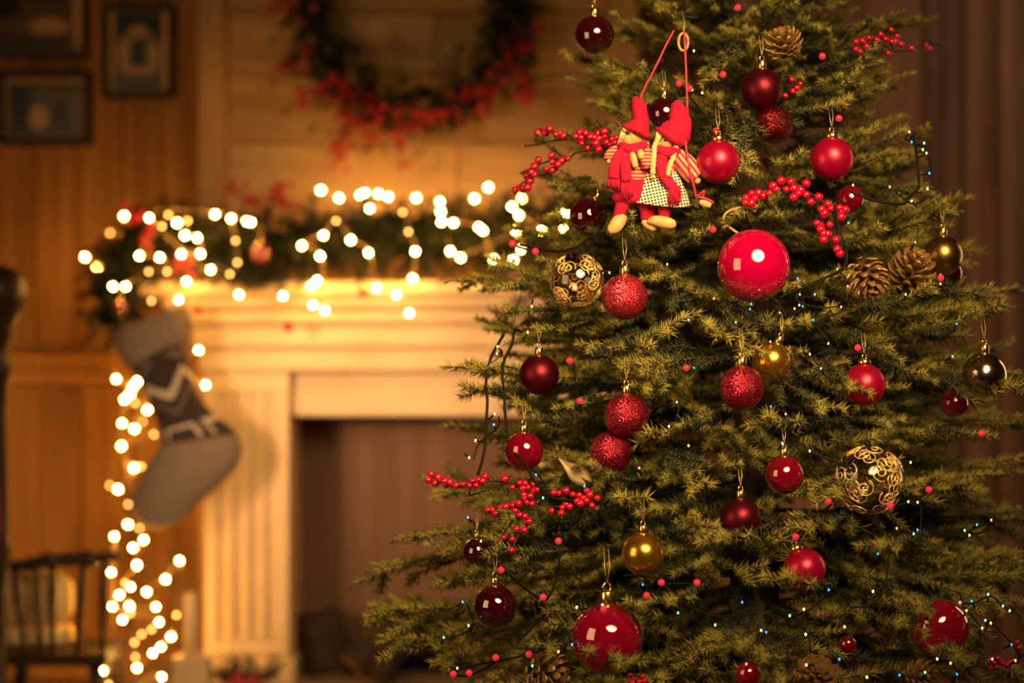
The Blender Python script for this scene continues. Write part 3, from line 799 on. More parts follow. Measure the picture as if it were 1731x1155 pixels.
# ------------------------------------------------------------------ berry sprigs
b = MB(); b.ball((0, 0, 0), 1, 12, 8); BERRY = b.mesh('berry', M['berry']); b = MB(); b.ball((0, 0, 0), 1, 8, 6); DBERRY = b.mesh('berry', M['dim_berry'])
brng = random.Random(5)
for lab, org, sc_, r, f, bs, st in SPRAYS:
    cx = sum(p[0] for p in bs)/len(bs); cy = sum(p[1] for p in bs)/len(bs)
    def wp(x, y, off=0.):
        px, py = org[0] + x*sc_, org[1] + y*sc_
        return P(px, py, surfY(px, py, f) + off)
    t = thing('berry_sprig', lab, 'berry sprig', wp(cx, cy, .01))
    s_ = MB()
    for pl in st: s_.tube(smooth_path([wp(x, y, .006) for x, y in pl], 4), .0014, 5)
    for x, y in bs:
        v = wp(x, y, brng.uniform(-.006, .004)); R = r*v.y/F*brng.uniform(.82, 1.12)
        link('berry', BERRY, t, v - t.location, R)
        n0 = min((wp(a, c_, .006) for pl in st for a, c_ in pl), key=lambda q: (q - v).length)
        if (n0 - v).length < .03: s_.tube([n0, v], .0007, 4)
    world_to(t, s_).build('stem', M['stem'], t)

# ------------------------------------------------------------------ lights on the tree
EM = {'w': emitter('warm_bulb', (1., .55, .20), 5, False), 'y': emitter('yellow_bulb', (1., .66, .10), 4, False), 'g': emitter('green_bulb', (.25, 1., .40), 3, False),
      'b': emitter('blue_bulb', (.04, .40, 1.), 2.2, False), 'p': emitter('pink_bulb', (1., .25, .20), 4, False)}
NAMES = {'w': 'warm white bulb', 'y': 'yellow bulb', 'g': 'green bulb', 'b': 'blue bulb', 'p': 'pink bulb'}
BULBME = {}
for k_ in EM:
    b = MB(); b.ball((0, 0, 0), 1, 8, 6); BULBME[k_] = b.mesh('bulb', EM[k_])
L1 = [(841,586,'g'),(840,598,'p'),(810,618,'g'),(892,562,'w'),(835,718,'b'),(836,700,'w'),(804,745,'w'),(793,774,'g'),(867,765,'g'),(906,803,'b'),(920,830,'w'),(918,842,'g'),(988,822,'b'),(791,875,'b'),(813,915,'w'),(750,1078,'g'),(792,1058,'w'),(773,1130,'w'),(900,1126,'g'),(944,1102,'w'),(967,1090,'b'),(782,1018,'b'),(975,1027,'w'),(1018,1023,'g')]
L2 = [(1244,545,'g'),(1207,505,'p'),(1270,514,'b'),(1268,523,'b'),(1290,497,'g'),(1348,471,'b'),(1415,455,'g'),(1433,484,'p'),(1377,498,'g'),(1352,498,'p'),(1343,522,'w'),(1351,516,'w'),(1357,518,'b'),(1318,529,'p'),(1375,541,'b'),(1422,519,'p'),(1164,541,'w'),(1400,581,'w'),(1369,599,'y'),(1388,623,'g'),(1303,688,'b'),(1328,700,'p'),(1323,751,'g'),(1302,578,'w'),(1173,622,'b'),(1144,680,'g'),(1131,721,'w'),(1531,498,'g'),(1583,494,'b'),(1590,480,'w'),(1547,410,'p'),(1617,548,'b'),(1610,603,'g'),(1590,465,'p'),(1030,461,'w'),(899,518,'w'),(1000,455,'y'),(1128,447,'w')]
L3 = [(1537,223,'y'),(1541,240,'b'),(1562,242,'g'),(1560,253,'y'),(1566,259,'g'),(1571,293,'b'),(1568,319,'w'),(1541,340,'g'),(1504,316,'p'),(1442,313,'g'),(1434,377,'b'),(1170,152,'y'),(1187,157,'y'),(1173,86,'y')]
q = .3593
L4 = [(135,63,'y'),(610,117,'w'),(600,302,'y'),(643,305,'w'),(545,428,'p'),(625,453,'g'),(642,435,'b'),(457,547,'b'),(433,724,'w'),(225,717,'b'),(108,808,'w'),(42,838,'g'),(117,926,'w'),(275,1043,'b'),(300,890,'y'),(120,1070,'w'),(405,1128,'w'),(558,1118,'b'),(735,1042,'w'),(798,1062,'y'),(828,1114,'b'),(678,1105,'g'),(873,815,'y'),(962,860,'g'),(988,873,'y'),(947,897,'y'),(1045,793,'g'),(1077,815,'w'),(1103,1050,'y'),(995,1043,'p'),(865,437,'g'),(887,460,'y'),(922,410,'b'),(990,388,'p'),(975,738,'g'),(843,775,'p'),(898,770,'b'),(1085,975,'b')]
L4 = [(1320 + x*q, 740 + y*q, c) for x, y, c in L4]
L5 = [(345,38,'y'),(113,144,'p'),(786,27,'g'),(130,692,'b'),(597,775,'b'),(686,908,'w'),(710,917,'b'),(470,882,'w'),(617,1066,'p'),(295,825,'g'),(888,810,'w')]
L5 = [(1040 + x*.3592, 740 + y*.3592, c) for x, y, c in L5]
st = thing('string_lights', 'string of tiny multicoloured bulbs on dark cable wound round the tree', 'string lights', (TX, TY - .3, .6))
def tp(px, py, f=1.03, off=0.): return P(px, py, surfY(px, py, f) + off)
def run(t, pts, r, k=4, mat='cable'):
    b = MB(); b.tube(smooth_path(pts, k), r, 6); world_to(t, b).build('cable', M[mat], t)
def cable(pts, f=1.03, r=.0016, k=5): run(st, [tp(x, y, f) for x, y in pts], r, k)
s0 = lambda L, ox, oy, sc: [(ox + x*sc, oy + y*sc) for x, y in L]
# runs the photo shows
cable(s0([(370,75),(325,70),(310,150),(262,250),(250,350),(262,450),(265,560),(280,680),(285,760),(340,830),(400,900),(440,980),(480,1020),(560,1090),(700,1110)], 780, 540, .277), 1.05, .0022)
cable(s0([(260,90),(225,150),(180,235),(150,380),(158,480),(155,570),(140,800),(100,950)], 780, 540, .277), 1.05, .0022)
cable(s0([(820,330),(850,500),(900,640),(905,740),(850,800),(650,900),(500,960),(420,1000)], 1220, 270, .2337), 1.05, .0013)
cable(s0([(810,350),(860,520),(890,640),(880,790),(760,850),(620,910),(540,1010),(700,1070),(850,1060)], 1220, 270, .2337), 1.04, .0013)
cable(s0([(300,970),(380,1010),(440,1080),(470,1150)], 1220, 270, .2337), 1.09, .0013)
cable([(1544,222),(1548,250),(1553,300),(1552,318),(1535,335),(1525,345),(1480,340),(1440,325)], .98, .0022)
cable(s0([(1130,650),(1080,780),(950,920),(800,1010),(560,1060),(400,1090)], 620, 740, .3593), 1.03, .0016)
cable(s0([(770,770),(795,830),(770,900),(720,950)], 620, 740, .3593), 1.03, .002)
cable(s0([(40,650),(150,650),(260,720),(360,800),(480,840),(640,830)], 1040, 740, .3592), 1.04, .0013)
cable(s0([(540,440),(510,560),(490,690),(440,780),(330,800)], 1320, 740, .3593), 1.02, .0014)
cable(s0([(700,440),(800,460),(900,455),(960,440),(985,400)], 1320, 740, .3593), 1.0, .0014)
cable(s0([(120,60),(250,110),(350,160),(520,215),(560,230)], 1320, 740, .3593), 1.04, .0016)
cable([(1000,400),(970,420),(935,425),(880,415)], 1.0, .002)
b = MB(); b.tube([(0, 0, 0), (0, 0, .014)], .0014, 6); SOCK = b.mesh('socket', M['cable'])
def chain(pts):
    left = list(pts); cur = left.pop(0); path = [cur]
    while left:
        nx = min(left, key=lambda p: (p[0]-cur[0])**2 + (p[1]-cur[1])**2); left.remove(nx); path.append(nx); cur = nx
    return path
def socket(t, v, u): link('socket', SOCK, t, v - t.location, None, u.to_track_quat('Z', 'Y').to_euler())
def linked(t, path, most, f, r):
    part_ = [path[0]]
    for c in path[1:] + [None]:
        if c is not None and math.hypot(c[0] - part_[-1][0], c[1] - part_[-1][1]) < most: part_.append(c); continue
        if len(part_) > 1: run(t, [tp(p[0], p[1], f) + Vector((.006, .012, -.004)) for p in part_], r, 4)
        if c is not None: part_ = [c]
for grp, rad in ((L1, 3.4), (L2, 3.0), (L3, 3.4), (L4, 3.2), (L5, 3.0)):
    path = chain(grp)
    for px, py, c in path:
        v = tp(px, py, 1.05); R = rad*.58*v.y/F
        o = link('bulb', BULBME[c], st, v - st.location, (R*.85, R*.85, R*1.15)); o['label'] = NAMES[c]
        socket(st, v, Vector((brng.uniform(-1, 1), .6, brng.uniform(-1, .6))).normalized())
    linked(st, path, 55, .93, .0012)

# round red ball lights
RL = [(1247,13),(1222,126),(1418,200),(1205,388),(866,412),(905,425),(963,610),(980,678),(1450,588),(1160,622),(1060,660),(847,964),(918,1010),(1093,1007),(1178,985),(1345,908),(894,1106),(766,1140),(1020,1030),(944,915),(1211,221),(1659,733),(1570,828),(1400,848),(1505,855),(1166,150),(1148,141),(1590,470),(1390,95),(1118,985),(793,1138),(838,1112)]
m = N('red_ball_light'); m.b.inputs['Base Color'].default_value = (.6, .01, .03, 1); m.b.inputs['Roughness'].default_value = .3
m.b.inputs['Emission Color'].default_value = (1., .06, .10, 1); m.b.inputs['Emission Strength'].default_value = .28; m.m.cycles.emission_sampling = 'NONE'
b = MB(); b.ball((0, 0, 0), 1, 14, 10); RBL = b.mesh('bulb', m.m)
rs = thing('string_lights', 'string of round frosted red ball lights on the tree', 'string lights', (TX, TY - .32, .7))
for px, py in RL:
    v = tp(px, py, 1.05); R = 6.0*v.y/F; link('bulb', RBL, rs, v - rs.location, R)
    socket(rs, v + Vector((0, R*.6, 0)), Vector((.3, 1, .2)).normalized())
linked(rs, [(x, y, 0) for x, y in chain(RL)], 105, .86, .0017)

# wooden ring, twine loop, cream feather sprigs
t = thing('wooden_ring', 'small pale wooden ring hanging beside the red ribbon', 'ring', tp(1155, 71, 1.0)); b = MB()
b.tube([Vector((math.cos(a)*.0072, 0, math.sin(a)*.0130)) for a in np.linspace(0, 2*math.pi, 25)], .0020, 8); b.build('ring', M['doll_wood'], t)
b = MB(); b.tube([(0, 0, .0135), (.003, .01, .03), (.0, .03, .05)], .0007, 4); b.build('thread', M['gold_thread'], t)
t = thing('twine_loop', 'beige twine loop curling above the large bright red bauble', 'twine', tp(1250, 370, .99)); b = MB()
b.tube(smooth_path([tp(x, y, 1.0) for x, y in ((1250,396),(1238,388),(1224,376),(1226,362),(1242,353),(1264,351),(1278,358))], 5), .0019, 7)
world_to(t, b).build('loop', M['twine'], t)
def feather(px, py, L, ang, lab):
    v = tp(px, py, .72); t = thing('feather', lab, 'feather', v); b = MB(); b.tube([(-L/2, 0, 0), (0, -.004, .004), (L/2, 0, 0)], [.0012, .001, .0005], 5)
    q_ = b.build('quill', M['feather'], t); q_.rotation_euler = (0, math.radians(ang), 0)
    b = MB()
    for j in range(34):
        u = j/33; x_ = -L/2 + L*u; wd = L*.30*math.sin(math.pi*(.12 + .8*u)) + .002
        for s_ in (-1, 1): b.tube([(x_, -.002, 0), (x_ + .012, -.005, s_*wd*.6), (x_ + .020, -.002, s_*wd)], [.0007, .0006, .0003], 4)
    q_ = b.build('vane', M['feather'], t); q_.rotation_euler = (0, math.radians(ang), 0); q_['kind'] = 'stuff'
feather(872, 535, .06, -70, 'cream feather tucked in the left needles below the swirl bauble')
feather(962, 790, .04, 40, 'cream feather among needles right of the dark glossy bauble')

# ------------------------------------------------------------------ the two cloth dolls
DY = 3.47
def D(x, y, d=0.): return P(x, y, DY) + Vector((0, d*.00085, 0))      # d: depth in photo-pixel units, negative is nearer
PXM = DY/F
def dtube(pts, r, n=12, flat=1.): 
    b = MB(); b.tube(smooth_path([D(*p) for p in pts], 4), [q_*PXM for q_ in np.interp(np.linspace(0, 1, (len(pts)-1)*4 + 1 if len(pts) > 2 else len(pts)), np.linspace(0, 1, len(r)), r)], n, True, flat, (0, -1, 0)); return b
def stripes(name, c1, c2, scale, ang):
    m = N(name); tc = m.n('ShaderNodeTexCoord'); mp = m.n('ShaderNodeMapping'); mp.inputs['Rotation'].default_value = (0, ang, 0)
    m.l(tc.outputs['Object'], mp.inputs[0]); sp = m.n('ShaderNodeSeparateXYZ'); m.l(mp.outputs[0], sp.inputs[0])
    nz = m.n('ShaderNodeTexNoise', i_Scale=900., i_Detail=1.); m.l(tc.outputs['Object'], nz.inputs[0])
    f = m.math('SINE', m.math('MULTIPLY', sp.outputs[2], scale)); f = m.math('ADD', f, m.math('MULTIPLY', m.math('SUBTRACT', nz.outputs['Fac'], .5), 1.2))
    f = m.math('ADD', m.math('MULTIPLY', f, .9), .5)
    m.l(m.ramp(f, [(.35, c1), (.65, c2)]), m.b.inputs['Base Color']); m.b.inputs['Roughness'].default_value = .9
    bp = m.n('ShaderNodeBump', i_Strength=.5, i_Distance=.001); m.l(nz.outputs['Fac'], bp.inputs['Height']); m.l(bp.outputs[0], m.b.inputs['Normal']); return m.m
SA = stripes('striped_knit', (.62, .02, .05), (.62, .33, .19), 1200, .0)
SB = stripes('striped_knit_sleeve', (.62, .02, .05), (.66, .38, .24), 900, math.radians(-52))
m = N('gingham_cloth'); tc = m.n('ShaderNodeTexCoord'); mp = m.n('ShaderNodeMapping'); mp.inputs['Rotation'].default_value = (0, math.radians(12), 0); m.l(tc.outputs['Object'], mp.inputs[0])
sp = m.n('ShaderNodeSeparateXYZ'); m.l(mp.outputs[0], sp.inputs[0])
fx = m.math('GREATER_THAN', m.math('SINE', m.math('MULTIPLY', sp.outputs[0], 1400)), -.3); fz_ = m.math('GREATER_THAN', m.math('SINE', m.math('MULTIPLY', sp.outputs[2], 1400)), -.3)
ch = m.math('ADD', m.math('MULTIPLY', m.math('MULTIPLY', fx, fz_), .9), m.math('MULTIPLY', m.math('ADD', fx, fz_), .05))
m.l(m.ramp(ch, [(.05, (.86, .72, .52)), (.9, (.02, .015, .012))]), m.b.inputs['Base Color']); m.b.inputs['Roughness'].default_value = .85; GING = m.m
def dpart(t, name, b, mat, sub=None): return world_to(t, b).build(name, mat, t)


def fringe(t, x0, x1, y0, y1, name, d, spread=1.25):
    b = MB(); rr = random.Random(int(x0))
    for j in range(16):
        u = (j + .5)/16; xa = x0 + (x1 - x0)*u; xm = (x0 + x1)/2; xb = xm + (xa - xm)*spread + rr.uniform(-1.5, 1.5)
        b.tube([D(xa, y0, d + rr.uniform(-2, 2)), D((xa + xb)/2, (y0 + y1)/2, d - 1 + rr.uniform(-2, 2)), D(xb, y1 + rr.uniform(-4, 3), d + rr.uniform(-3, 3))], [1.5*PXM, 1.5*PXM, .8*PXM], 5)
    return dpart(t, name, b, M['red_yarn'])


def ribbon(t, pts, wpx=3.6, name='ribbon'):
    b = MB(); p = smooth_path([D(*q_) for q_ in pts], 5); vs = []
    for i, c in enumerate(p):
        tn = (p[min(i+1, len(p)-1)] - p[max(i-1, 0)]).normalized(); s_ = tn.cross(Vector((0, 1, 0))).normalized()*wpx/2*PXM
        vs += [c - s_, c + s_, c + s_ + Vector((0, .0006, 0)), c - s_ + Vector((0, .0006, 0))]
    b.loft([vs[i*4:i*4+4] for i in range(len(p))]); return dpart(t, name, b, M['ribbon'])


# left doll: straight hair, red trousers
d1 = thing('cloth_doll', 'left felt doll with straight blond hair, red trousers and hanging scarf', 'doll', D(1062, 392))
dpart(d1, 'hat', dtube([(1082,166,0),(1080,172,0),(1081,190,-1),(1083,203,0),(1080,213,0),(1077,222,0)], [7, 13, 13.5, 14, 19, 24], 18), M['red_felt'])
b = MB(); b.tube([D(1052,214,-16), D(1062,216,-21), D(1076,221,-22), D(1090,229,-18), D(1098,234,-10)], [4*PXM, 6.5*PXM, 7*PXM, 6.5*PXM, 4*PXM], 10)
dpart(d1, 'hat_brim', b, M['red_felt'])
b = MB(); b.ball(D(1066,234,0), 17*PXM, 22, 16, (.95, .95, 1.0)); hd = dpart(d1, 'head', b, M['doll_wood'])
b = MB(); b.ball(D(1060,227.5,-15.5), 2.0*PXM, 10, 8, (1, .6, 1)); b.ball(D(1052,228,-10), 1.8*PXM, 10, 8, (1, .6, 1)); dpart(d1, 'eye', b, M['black'])
b = MB(); b.ball(D(1051,235,-13), 2.6*PXM, 10, 8); dpart(d1, 'nose', b, M['doll_wood'])
b = MB(); rr = random.Random(2)
for j in range(26):
    u = j/25; x_ = 1066 + 24*u; b.tube([D(x_ - 4, 219 + 6*u, -18 + 10*u), D(x_ + 2 + 3*u, 232 + 3*u, -17 + 12*u), D(x_ + 6*u + 2, 244 + 3*u + rr.uniform(-3, 2), -13 + 12*u)], [1.5*PXM, 1.6*PXM, .9*PXM], 5)
for j in range(12):
    u = j/11; b.tube([D(1052 + 5*u, 218, -14 - 4*u), D(1048 + 5*u, 232, -13), D(1043 + 7*u, 246 + rr.uniform(-3, 3), -8)], [1.5*PXM, 1.6*PXM, .9*PXM], 5)
for j in range(14):
    u = j/13; b.tube([D(1053 + 22*u, 215, -18), D(1053 + 21*u, 220, -19.5), D(1054 + 20*u, 224 + rr.uniform(-1, 1), -18.5)], [1.5*PXM, 1.4*PXM, .7*PXM], 5)
dpart(d1, 'hair', b, M['blond'])
dpart(d1, 'sweater', dtube([(1066,246,0),(1066,262,0),(1069,285,0),(1072,306,0)], [16, 23, 24, 25], 18, .8), SA)
dpart(d1, 'trousers', dtube([(1070,300,0),(1068,318,0),(1066,338,0),(1066,346,0)], [25, 30, 32, 20], 18, .75), M['red_felt'])
for nm, pts, rr_ in (('leg', [(1056,338,-4),(1050,352,-4),(1046,368,-4)], [13, 11.5, 10]), ('leg', [(1086,338,2),(1092,355,2),(1093,372,2)], [12, 11, 10])):
    dpart(d1, nm, dtube(pts, rr_, 14), M['red_felt'])
def clog(t, pts, r): dpart(t, 'shoe', dtube(pts, r, 14, .85), M['doll_wood'])
clog(d1, [(1052,364,-6),(1047,373,-8),(1039,384,-10),(1031,390,-12),(1028,392,-12)], [9, 12, 12, 8, 3])
clog(d1, [(1088,372,0),(1096,379,-2),(1104,384,-4),(1110,386,-4)], [7, 9, 8, 3])
dpart(d1, 'scarf', dtube([(1050,247,-10),(1058,253,-21),(1070,255,-24),(1083,250,-18),(1088,246,-8)], [7, 9, 10, 9, 7], 12), M['red_yarn'])
dpart(d1, 'scarf_tail', dtube([(1056,254,-22),(1046,266,-24),(1038,285,-24),(1037,303,-22)], [8, 9.5, 9.5, 10], 12, .5), M['red_yarn'])
dpart(d1, 'scarf_tail', dtube([(1062,256,-24),(1057,272,-27),(1056,292,-27),(1058,308,-25)], [8, 9, 9.5, 9.5], 12, .5), M['red_yarn'])
fringe(d1, 1028, 1046, 302, 322, 'scarf_fringe', -22); fringe(d1, 1049, 1067, 306, 337, 'scarf_fringe', -25)
dpart(d1, 'arm', dtube([(1050,254,4),(1038,258,2),(1031,264,0),(1030,270,-2)], [12, 11, 10, 9], 14), SA)
dpart(d1, 'arm', dtube([(1085,256,-6),(1093,264,-14),(1092,275,-22),(1084,280,-28)], [13, 13, 12, 10], 14), SA)
for q0, q1, r_ in (((1067,258,-28), (1073,285,-30), 6.5), ((1080,256,-32), (1083,271,-34), 6.5)):
    dpart(d1, 'hand', dtube([q0, tuple((a + c)/2 for a, c in zip(q0, q1)), q1], [4, r_, 4.5], 12), M['doll_wood'])
b = MB(); b.ball(D(1030,273,-2), 5*PXM, 12, 8); dpart(d1, 'hand', b, M['doll_wood'])
ribbon(d1, [(1082,167,-4),(1090,148,-2),(1110,110,0),(1125,78,2),(1140,50,6)])

# right doll: braids, gingham skirt
d2 = thing('cloth_doll', 'right felt doll with blond braids and black and white gingham skirt', 'doll', D(1125, 386))
dpart(d2, 'hat', dtube([(1154,176,-2),(1150,181,-2),(1148,195,-4),(1149,208,-5),(1143,222,-5),(1135,236,-4)], [8, 16, 17, 20, 27, 29], 18, .85), M['red_felt'])
b = MB(); b.tube([D(1109,219,-16), D(1117,223,-24), D(1128,230,-28), D(1140,240,-26), D(1149,248,-18)], [4*PXM, 6.5*PXM, 7.5*PXM, 7*PXM, 5*PXM], 10)
dpart(d2, 'hat_brim', b, M['red_felt'])
b = MB(); b.ball(D(1127,240,-5), 18*PXM, 22, 16, (.95, .95, 1.0)); dpart(d2, 'head', b, M['doll_wood'])
b = MB(); b.ball(D(1123,239,-22.5), 2.1*PXM, 10, 8, (1, .6, 1)); b.ball(D(1114,238,-18), 1.9*PXM, 10, 8, (1, .6, 1)); dpart(d2, 'eye', b, M['black'])
b = MB(); b.ball(D(1113,245,-22), 2.6*PXM, 10, 8); dpart(d2, 'nose', b, M['doll_wood'])
b = MB()
for pts in ([(1115,229,-20),(1109,240,-24),(1105,250,-27),(1104,262,-29),(1103,275,-30),(1102,288,-30),(1102,297,-30)], [(1142,248,-20),(1139,256,-26),(1136,268,-30),(1131,280,-32),(1128,290,-33),(1126,301,-33)]):
    p = smooth_path([D(*q_) for q_ in pts], 5)
    for s_ in range(3):
        b.tube([c + Vector((math.cos(i*.75 + s_*2.09), .7*math.sin(i*.75 + s_*2.09), 0))*2.4*PXM for i, c in enumerate(p)], [2.6*PXM]*(len(p)-1) + [1.4*PXM], 6)
    e = p[-1]
    for s_ in range(9): b.tube([e, e + Vector(((s_ - 4)*1.2*PXM, (s_ % 3 - 1)*2*PXM, -7*PXM))], [1.6*PXM, .9*PXM], 5)
for j in range(14):
    u = j/13; b.tube([D(1110 + 3*u, 222 + 4*u, -19), D(1109 + 6*u, 229 + 3*u, -22), D(1107 + 8*u, 238 - 2*u, -21)], [1.5*PXM, 1.5*PXM, .9*PXM], 5)
dpart(d2, 'braid', b, M['blond'])
dpart(d2, 'sweater', dtube([(1128,252,0),(1124,266,0),(1120,284,0),(1118,300,0)], [16, 23, 25, 24], 18, .8), SB)
rings = []
for u in np.linspace(0, 1, 9):
    cx_, cy_ = 1118 + (1116 - 1118)*u, 290 + (339 - 290)*u; hw = 25 + 25*u**.8; ring = []
    for k_ in range(48):
        a = 2*math.pi*k_/48; fold = 1 + .05*u*math.sin(a*7 + 1)
        ring.append(D(cx_ + hw*fold*math.cos(a), cy_ + (hw*.16)*math.cos(a)*0 + 9*u*math.cos(a + .9)*.9 + 5*u, hw*.62*fold*math.sin(a)))
    rings.append(ring)
b = MB(); b.loft(rings, False); sk = dpart(d2, 'skirt', b, GING); md = sk.modifiers.new('thick', 'SOLIDIFY'); md.thickness = .0008
for pts in ([(1103,338,4),(1098,355,4),(1097,372,4)], [(1122,338,-6),(1122,356,-6),(1122,371,-6)]):
    dpart(d2, 'leg', dtube(pts, [11, 10.5, 9.5], 14), M['red_felt'])
clog(d2, [(1095,376,-10),(1106,374,-14),(1122,377,-16),(1134,379,-16),(1140,378,-15)], [4, 9, 10.5, 9, 6])
dpart(d2, 'scarf', dtube([(1110,252,-14),(1116,257,-24),(1127,260,-27),(1138,258,-22),(1145,252,-10)], [7, 9, 9.5, 9, 7], 12), M['red_yarn'])
dpart(d2, 'scarf_tail', dtube([(1120,258,-27),(1117,275,-29),(1119,293,-31),(1126,308,-33)], [9, 10, 10, 9.5], 12, .5), M['red_yarn'])
dpart(d2, 'scarf_tail', dtube([(1122,302,-33),(1130,312,-34),(1137,320,-34)], [9, 9, 8], 12, .5), M['red_yarn'])
fringe(d2, 1130, 1146, 316, 348, 'scarf_fringe', -35, 1.5)
dpart(d2, 'arm', dtube([(1140,262,-6),(1152,272,-8),(1166,288,-10),(1176,302,-12)], [14, 17, 19, 15], 16), SB)
dpart(d2, 'arm', dtube([(1110,262,4),(1100,275,4),(1098,288,2)], [11, 11, 9], 14), SB)
b = MB(); b.ball(D(1178,306,-12), 6*PXM, 12, 8); dpart(d2, 'hand', b, M['doll_wood'])
ribbon(d2, [(1157,52,6),(1158,80,0),(1160,130,-4),(1161,180,-8),(1159,215,-12),(1158,250,-22),(1164,290,-30),(1172,322,-30),(1174,334,-28)])
ribbon(d2, [(1174,334,-28),(1182,330,-30),(1188,324,-30),(1186,334,-28),(1176,336,-28)], 4, 'bow'); ribbon(d2, [(1174,334,-28),(1184,336,-29),(1196,340,-29),(1204,345,-28)], 4.5, 'bow')
dpart(d2, 'bead', dtube([(1181,342,-24),(1190,346,-25),(1200,349,-26)], [4, 7, 4.5], 14), M['doll_wood'])
b = MB()
for j in range(22):
    rr = random.Random(j); b.tube([D(1172 + rr.uniform(-4, 6), 343 + rr.uniform(-3, 3), -24), D(1172 + rr.uniform(-12, 12), 345 + rr.uniform(-10, 10), -28)], [1.3*PXM, .5*PXM], 4)
dpart(d2, 'green_sprig', b, M['tree_green_leaf'])

# ------------------------------------------------------------------ fir garland on the mantel
GY = 5.57
gl = thing('fir_garland', 'thick fir garland lying along the mantel and drooping at its left end', 'garland', (CX, GY, SHZ))
garr = random.Random(21); path = [(205,545),(200,500),(215,445),(240,405),(290,405),(350,420),(420,425),(500,420),(580,405),(660,400),(740,400),(820,405),(900,395),(980,395),(1060,400),(1150,410),(1190,470),(1195,530)]
gp = smooth_path([P(x, y, GY) for x, y in path], 5)
b = MB(); b.tube(gp, .009, 6); world_to(gl, b).build('stem', M['twig'], gl)
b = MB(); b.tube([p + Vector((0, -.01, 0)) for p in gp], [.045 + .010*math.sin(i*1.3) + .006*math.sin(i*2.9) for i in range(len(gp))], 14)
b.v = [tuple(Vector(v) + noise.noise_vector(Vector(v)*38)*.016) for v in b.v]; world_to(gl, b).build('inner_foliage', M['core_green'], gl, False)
gpoly = []
for i, p in enumerate(gp[:-1]):
    tn = (gp[i+1] - p).normalized(); L_ = (gp[i+1] - p).length; nn = max(4, int(L_*420))
    for j in range(nn):
        q_ = p.lerp(gp[i+1], j/nn); a = garr.uniform(0, 2*math.pi); r_ = garr.uniform(.07, .115)
        dirv = (tn*garr.uniform(-.7, .7) + Vector((.35*math.sin(a)*abs(tn.z), math.cos(a)*.8, math.sin(a)*(1 - .6*abs(tn.z)))) + Vector((garr.uniform(-.5, .5)*abs(tn.z)*2.0, 0, -.05))).normalized()
        e = q_ + dirv*r_
        if e.z < SHZ + .012 and e.x > lx0 - .12 and e.y > FY - .13: e.y = FY - .135 - garr.uniform(0, .02); e.z = max(e.z, SHZ - .05)
        gpoly.append([tuple(q_), tuple(q_.lerp(e, .5) + Vector((0, 0, .006))), tuple(e)])
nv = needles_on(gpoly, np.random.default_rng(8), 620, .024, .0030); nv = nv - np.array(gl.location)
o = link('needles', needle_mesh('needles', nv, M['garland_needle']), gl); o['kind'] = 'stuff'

# fairy lights in the garland and the strand hanging beside the pilaster
WARM = emitter('fairy_bulb', (1.0, .47, .075), 320)
b = MB(); b.ball((0, 0, 0), 1, 6, 4); FB = b.mesh('bulb', WARM)
DIM = emitter('dim_fairy_bulb', (1.0, .50, .11), 11, False); FBD = b.mesh('bulb', DIM)
def conv(L, ox, oy, sc): return [(ox + x*sc, oy + y*sc, k_) for x, y, k_ in L]
g1 = conv([(433,754,1),(520,760,1),(587,750,.5),(618,778,1.2),(655,770,.6),(645,822,1.1),(688,830,1),(384,813,.5),(429,824,1),(297,897,1),(337,933,1),(486,893,1),(557,898,1),(632,887,1),(699,886,1),(394,1000,1),(438,1000,1),(620,1045,1.2),(650,982,1),(735,941,1),(750,748,1),(806,763,1),(860,772,1),(875,776,1),(833,1029,1),(528,1050,.5),(371,910,.4),(519,948,.35),(583,948,.35),(822,840,.35),(828,916,.4),(802,957,.5),(565,790,.4)], 0, 0, .4846)
g2 = conv([(335,663,1.1),(398,690,1),(472,680,1),(488,672,1),(535,676,1),(569,686,1),(505,727,1),(667,690,1),(750,703,1),(752,738,1.1),(755,774,1),(797,777,1),(870,693,1),(919,653,1),(885,792,1),(900,804,1),(1032,693,1.1),(1001,721,1),(1025,751,1),(1016,804,1.1),(1103,806,1),(1139,760,.5),(344,821,1),(269,857,1),(332,893,1),(439,837,1.1),(501,882,1),(664,877,1),(786,876,1),(822,899,1),(938,904,1),(1033,870,.7),(1005,908,1.1),(655,971,1),(598,1027,1),(529,1004,1),(643,1092,1),(322,980,1.2),(300,998,1),(307,1064,1),(349,1083,1),(202,1032,1),(388,770,.4),(1185,745,1),(1185,795,1),(620,740,.35),(640,808,.35)], 380, 0, .485)
h3 = conv([(361,40,.5),(369,190,.8),(436,198,1.1),(421,215,1),(413,237,1),(395,255,1),(429,266,.6),(468,288,1),(388,330,.8),(427,348,1),(452,325,.5),(489,366,.5),(386,403,1),(425,472,1),(448,468,.5),(349,528,.6),(375,540,1),(407,588,.45),(406,652,1),(443,664,.6),(363,690,1),(456,701,1),(422,726,1),(435,782,1.1),(353,804,.7),(570,767,1),(526,826,1),(415,851,.8),(466,866,1),(397,838,.5),(379,876,1),(357,913,.7),(411,912,1.1),(495,914,.8),(389,955,.8),(414,935,.6),(560,940,.55),(505,962,.8),(481,986,.6),(450,1001,.5),(427,1027,.5),(543,1009,1),(511,1041,.8),(485,1061,.8),(430,1074,.5),(356,1074,.5),(435,1108,1),(328,1117,.7),(514,1136,.8),(345,1160,.6)], 0, 540, .5322)
g1 += conv([(631,98,1),(653,209,1)], 0, 540, .5322)
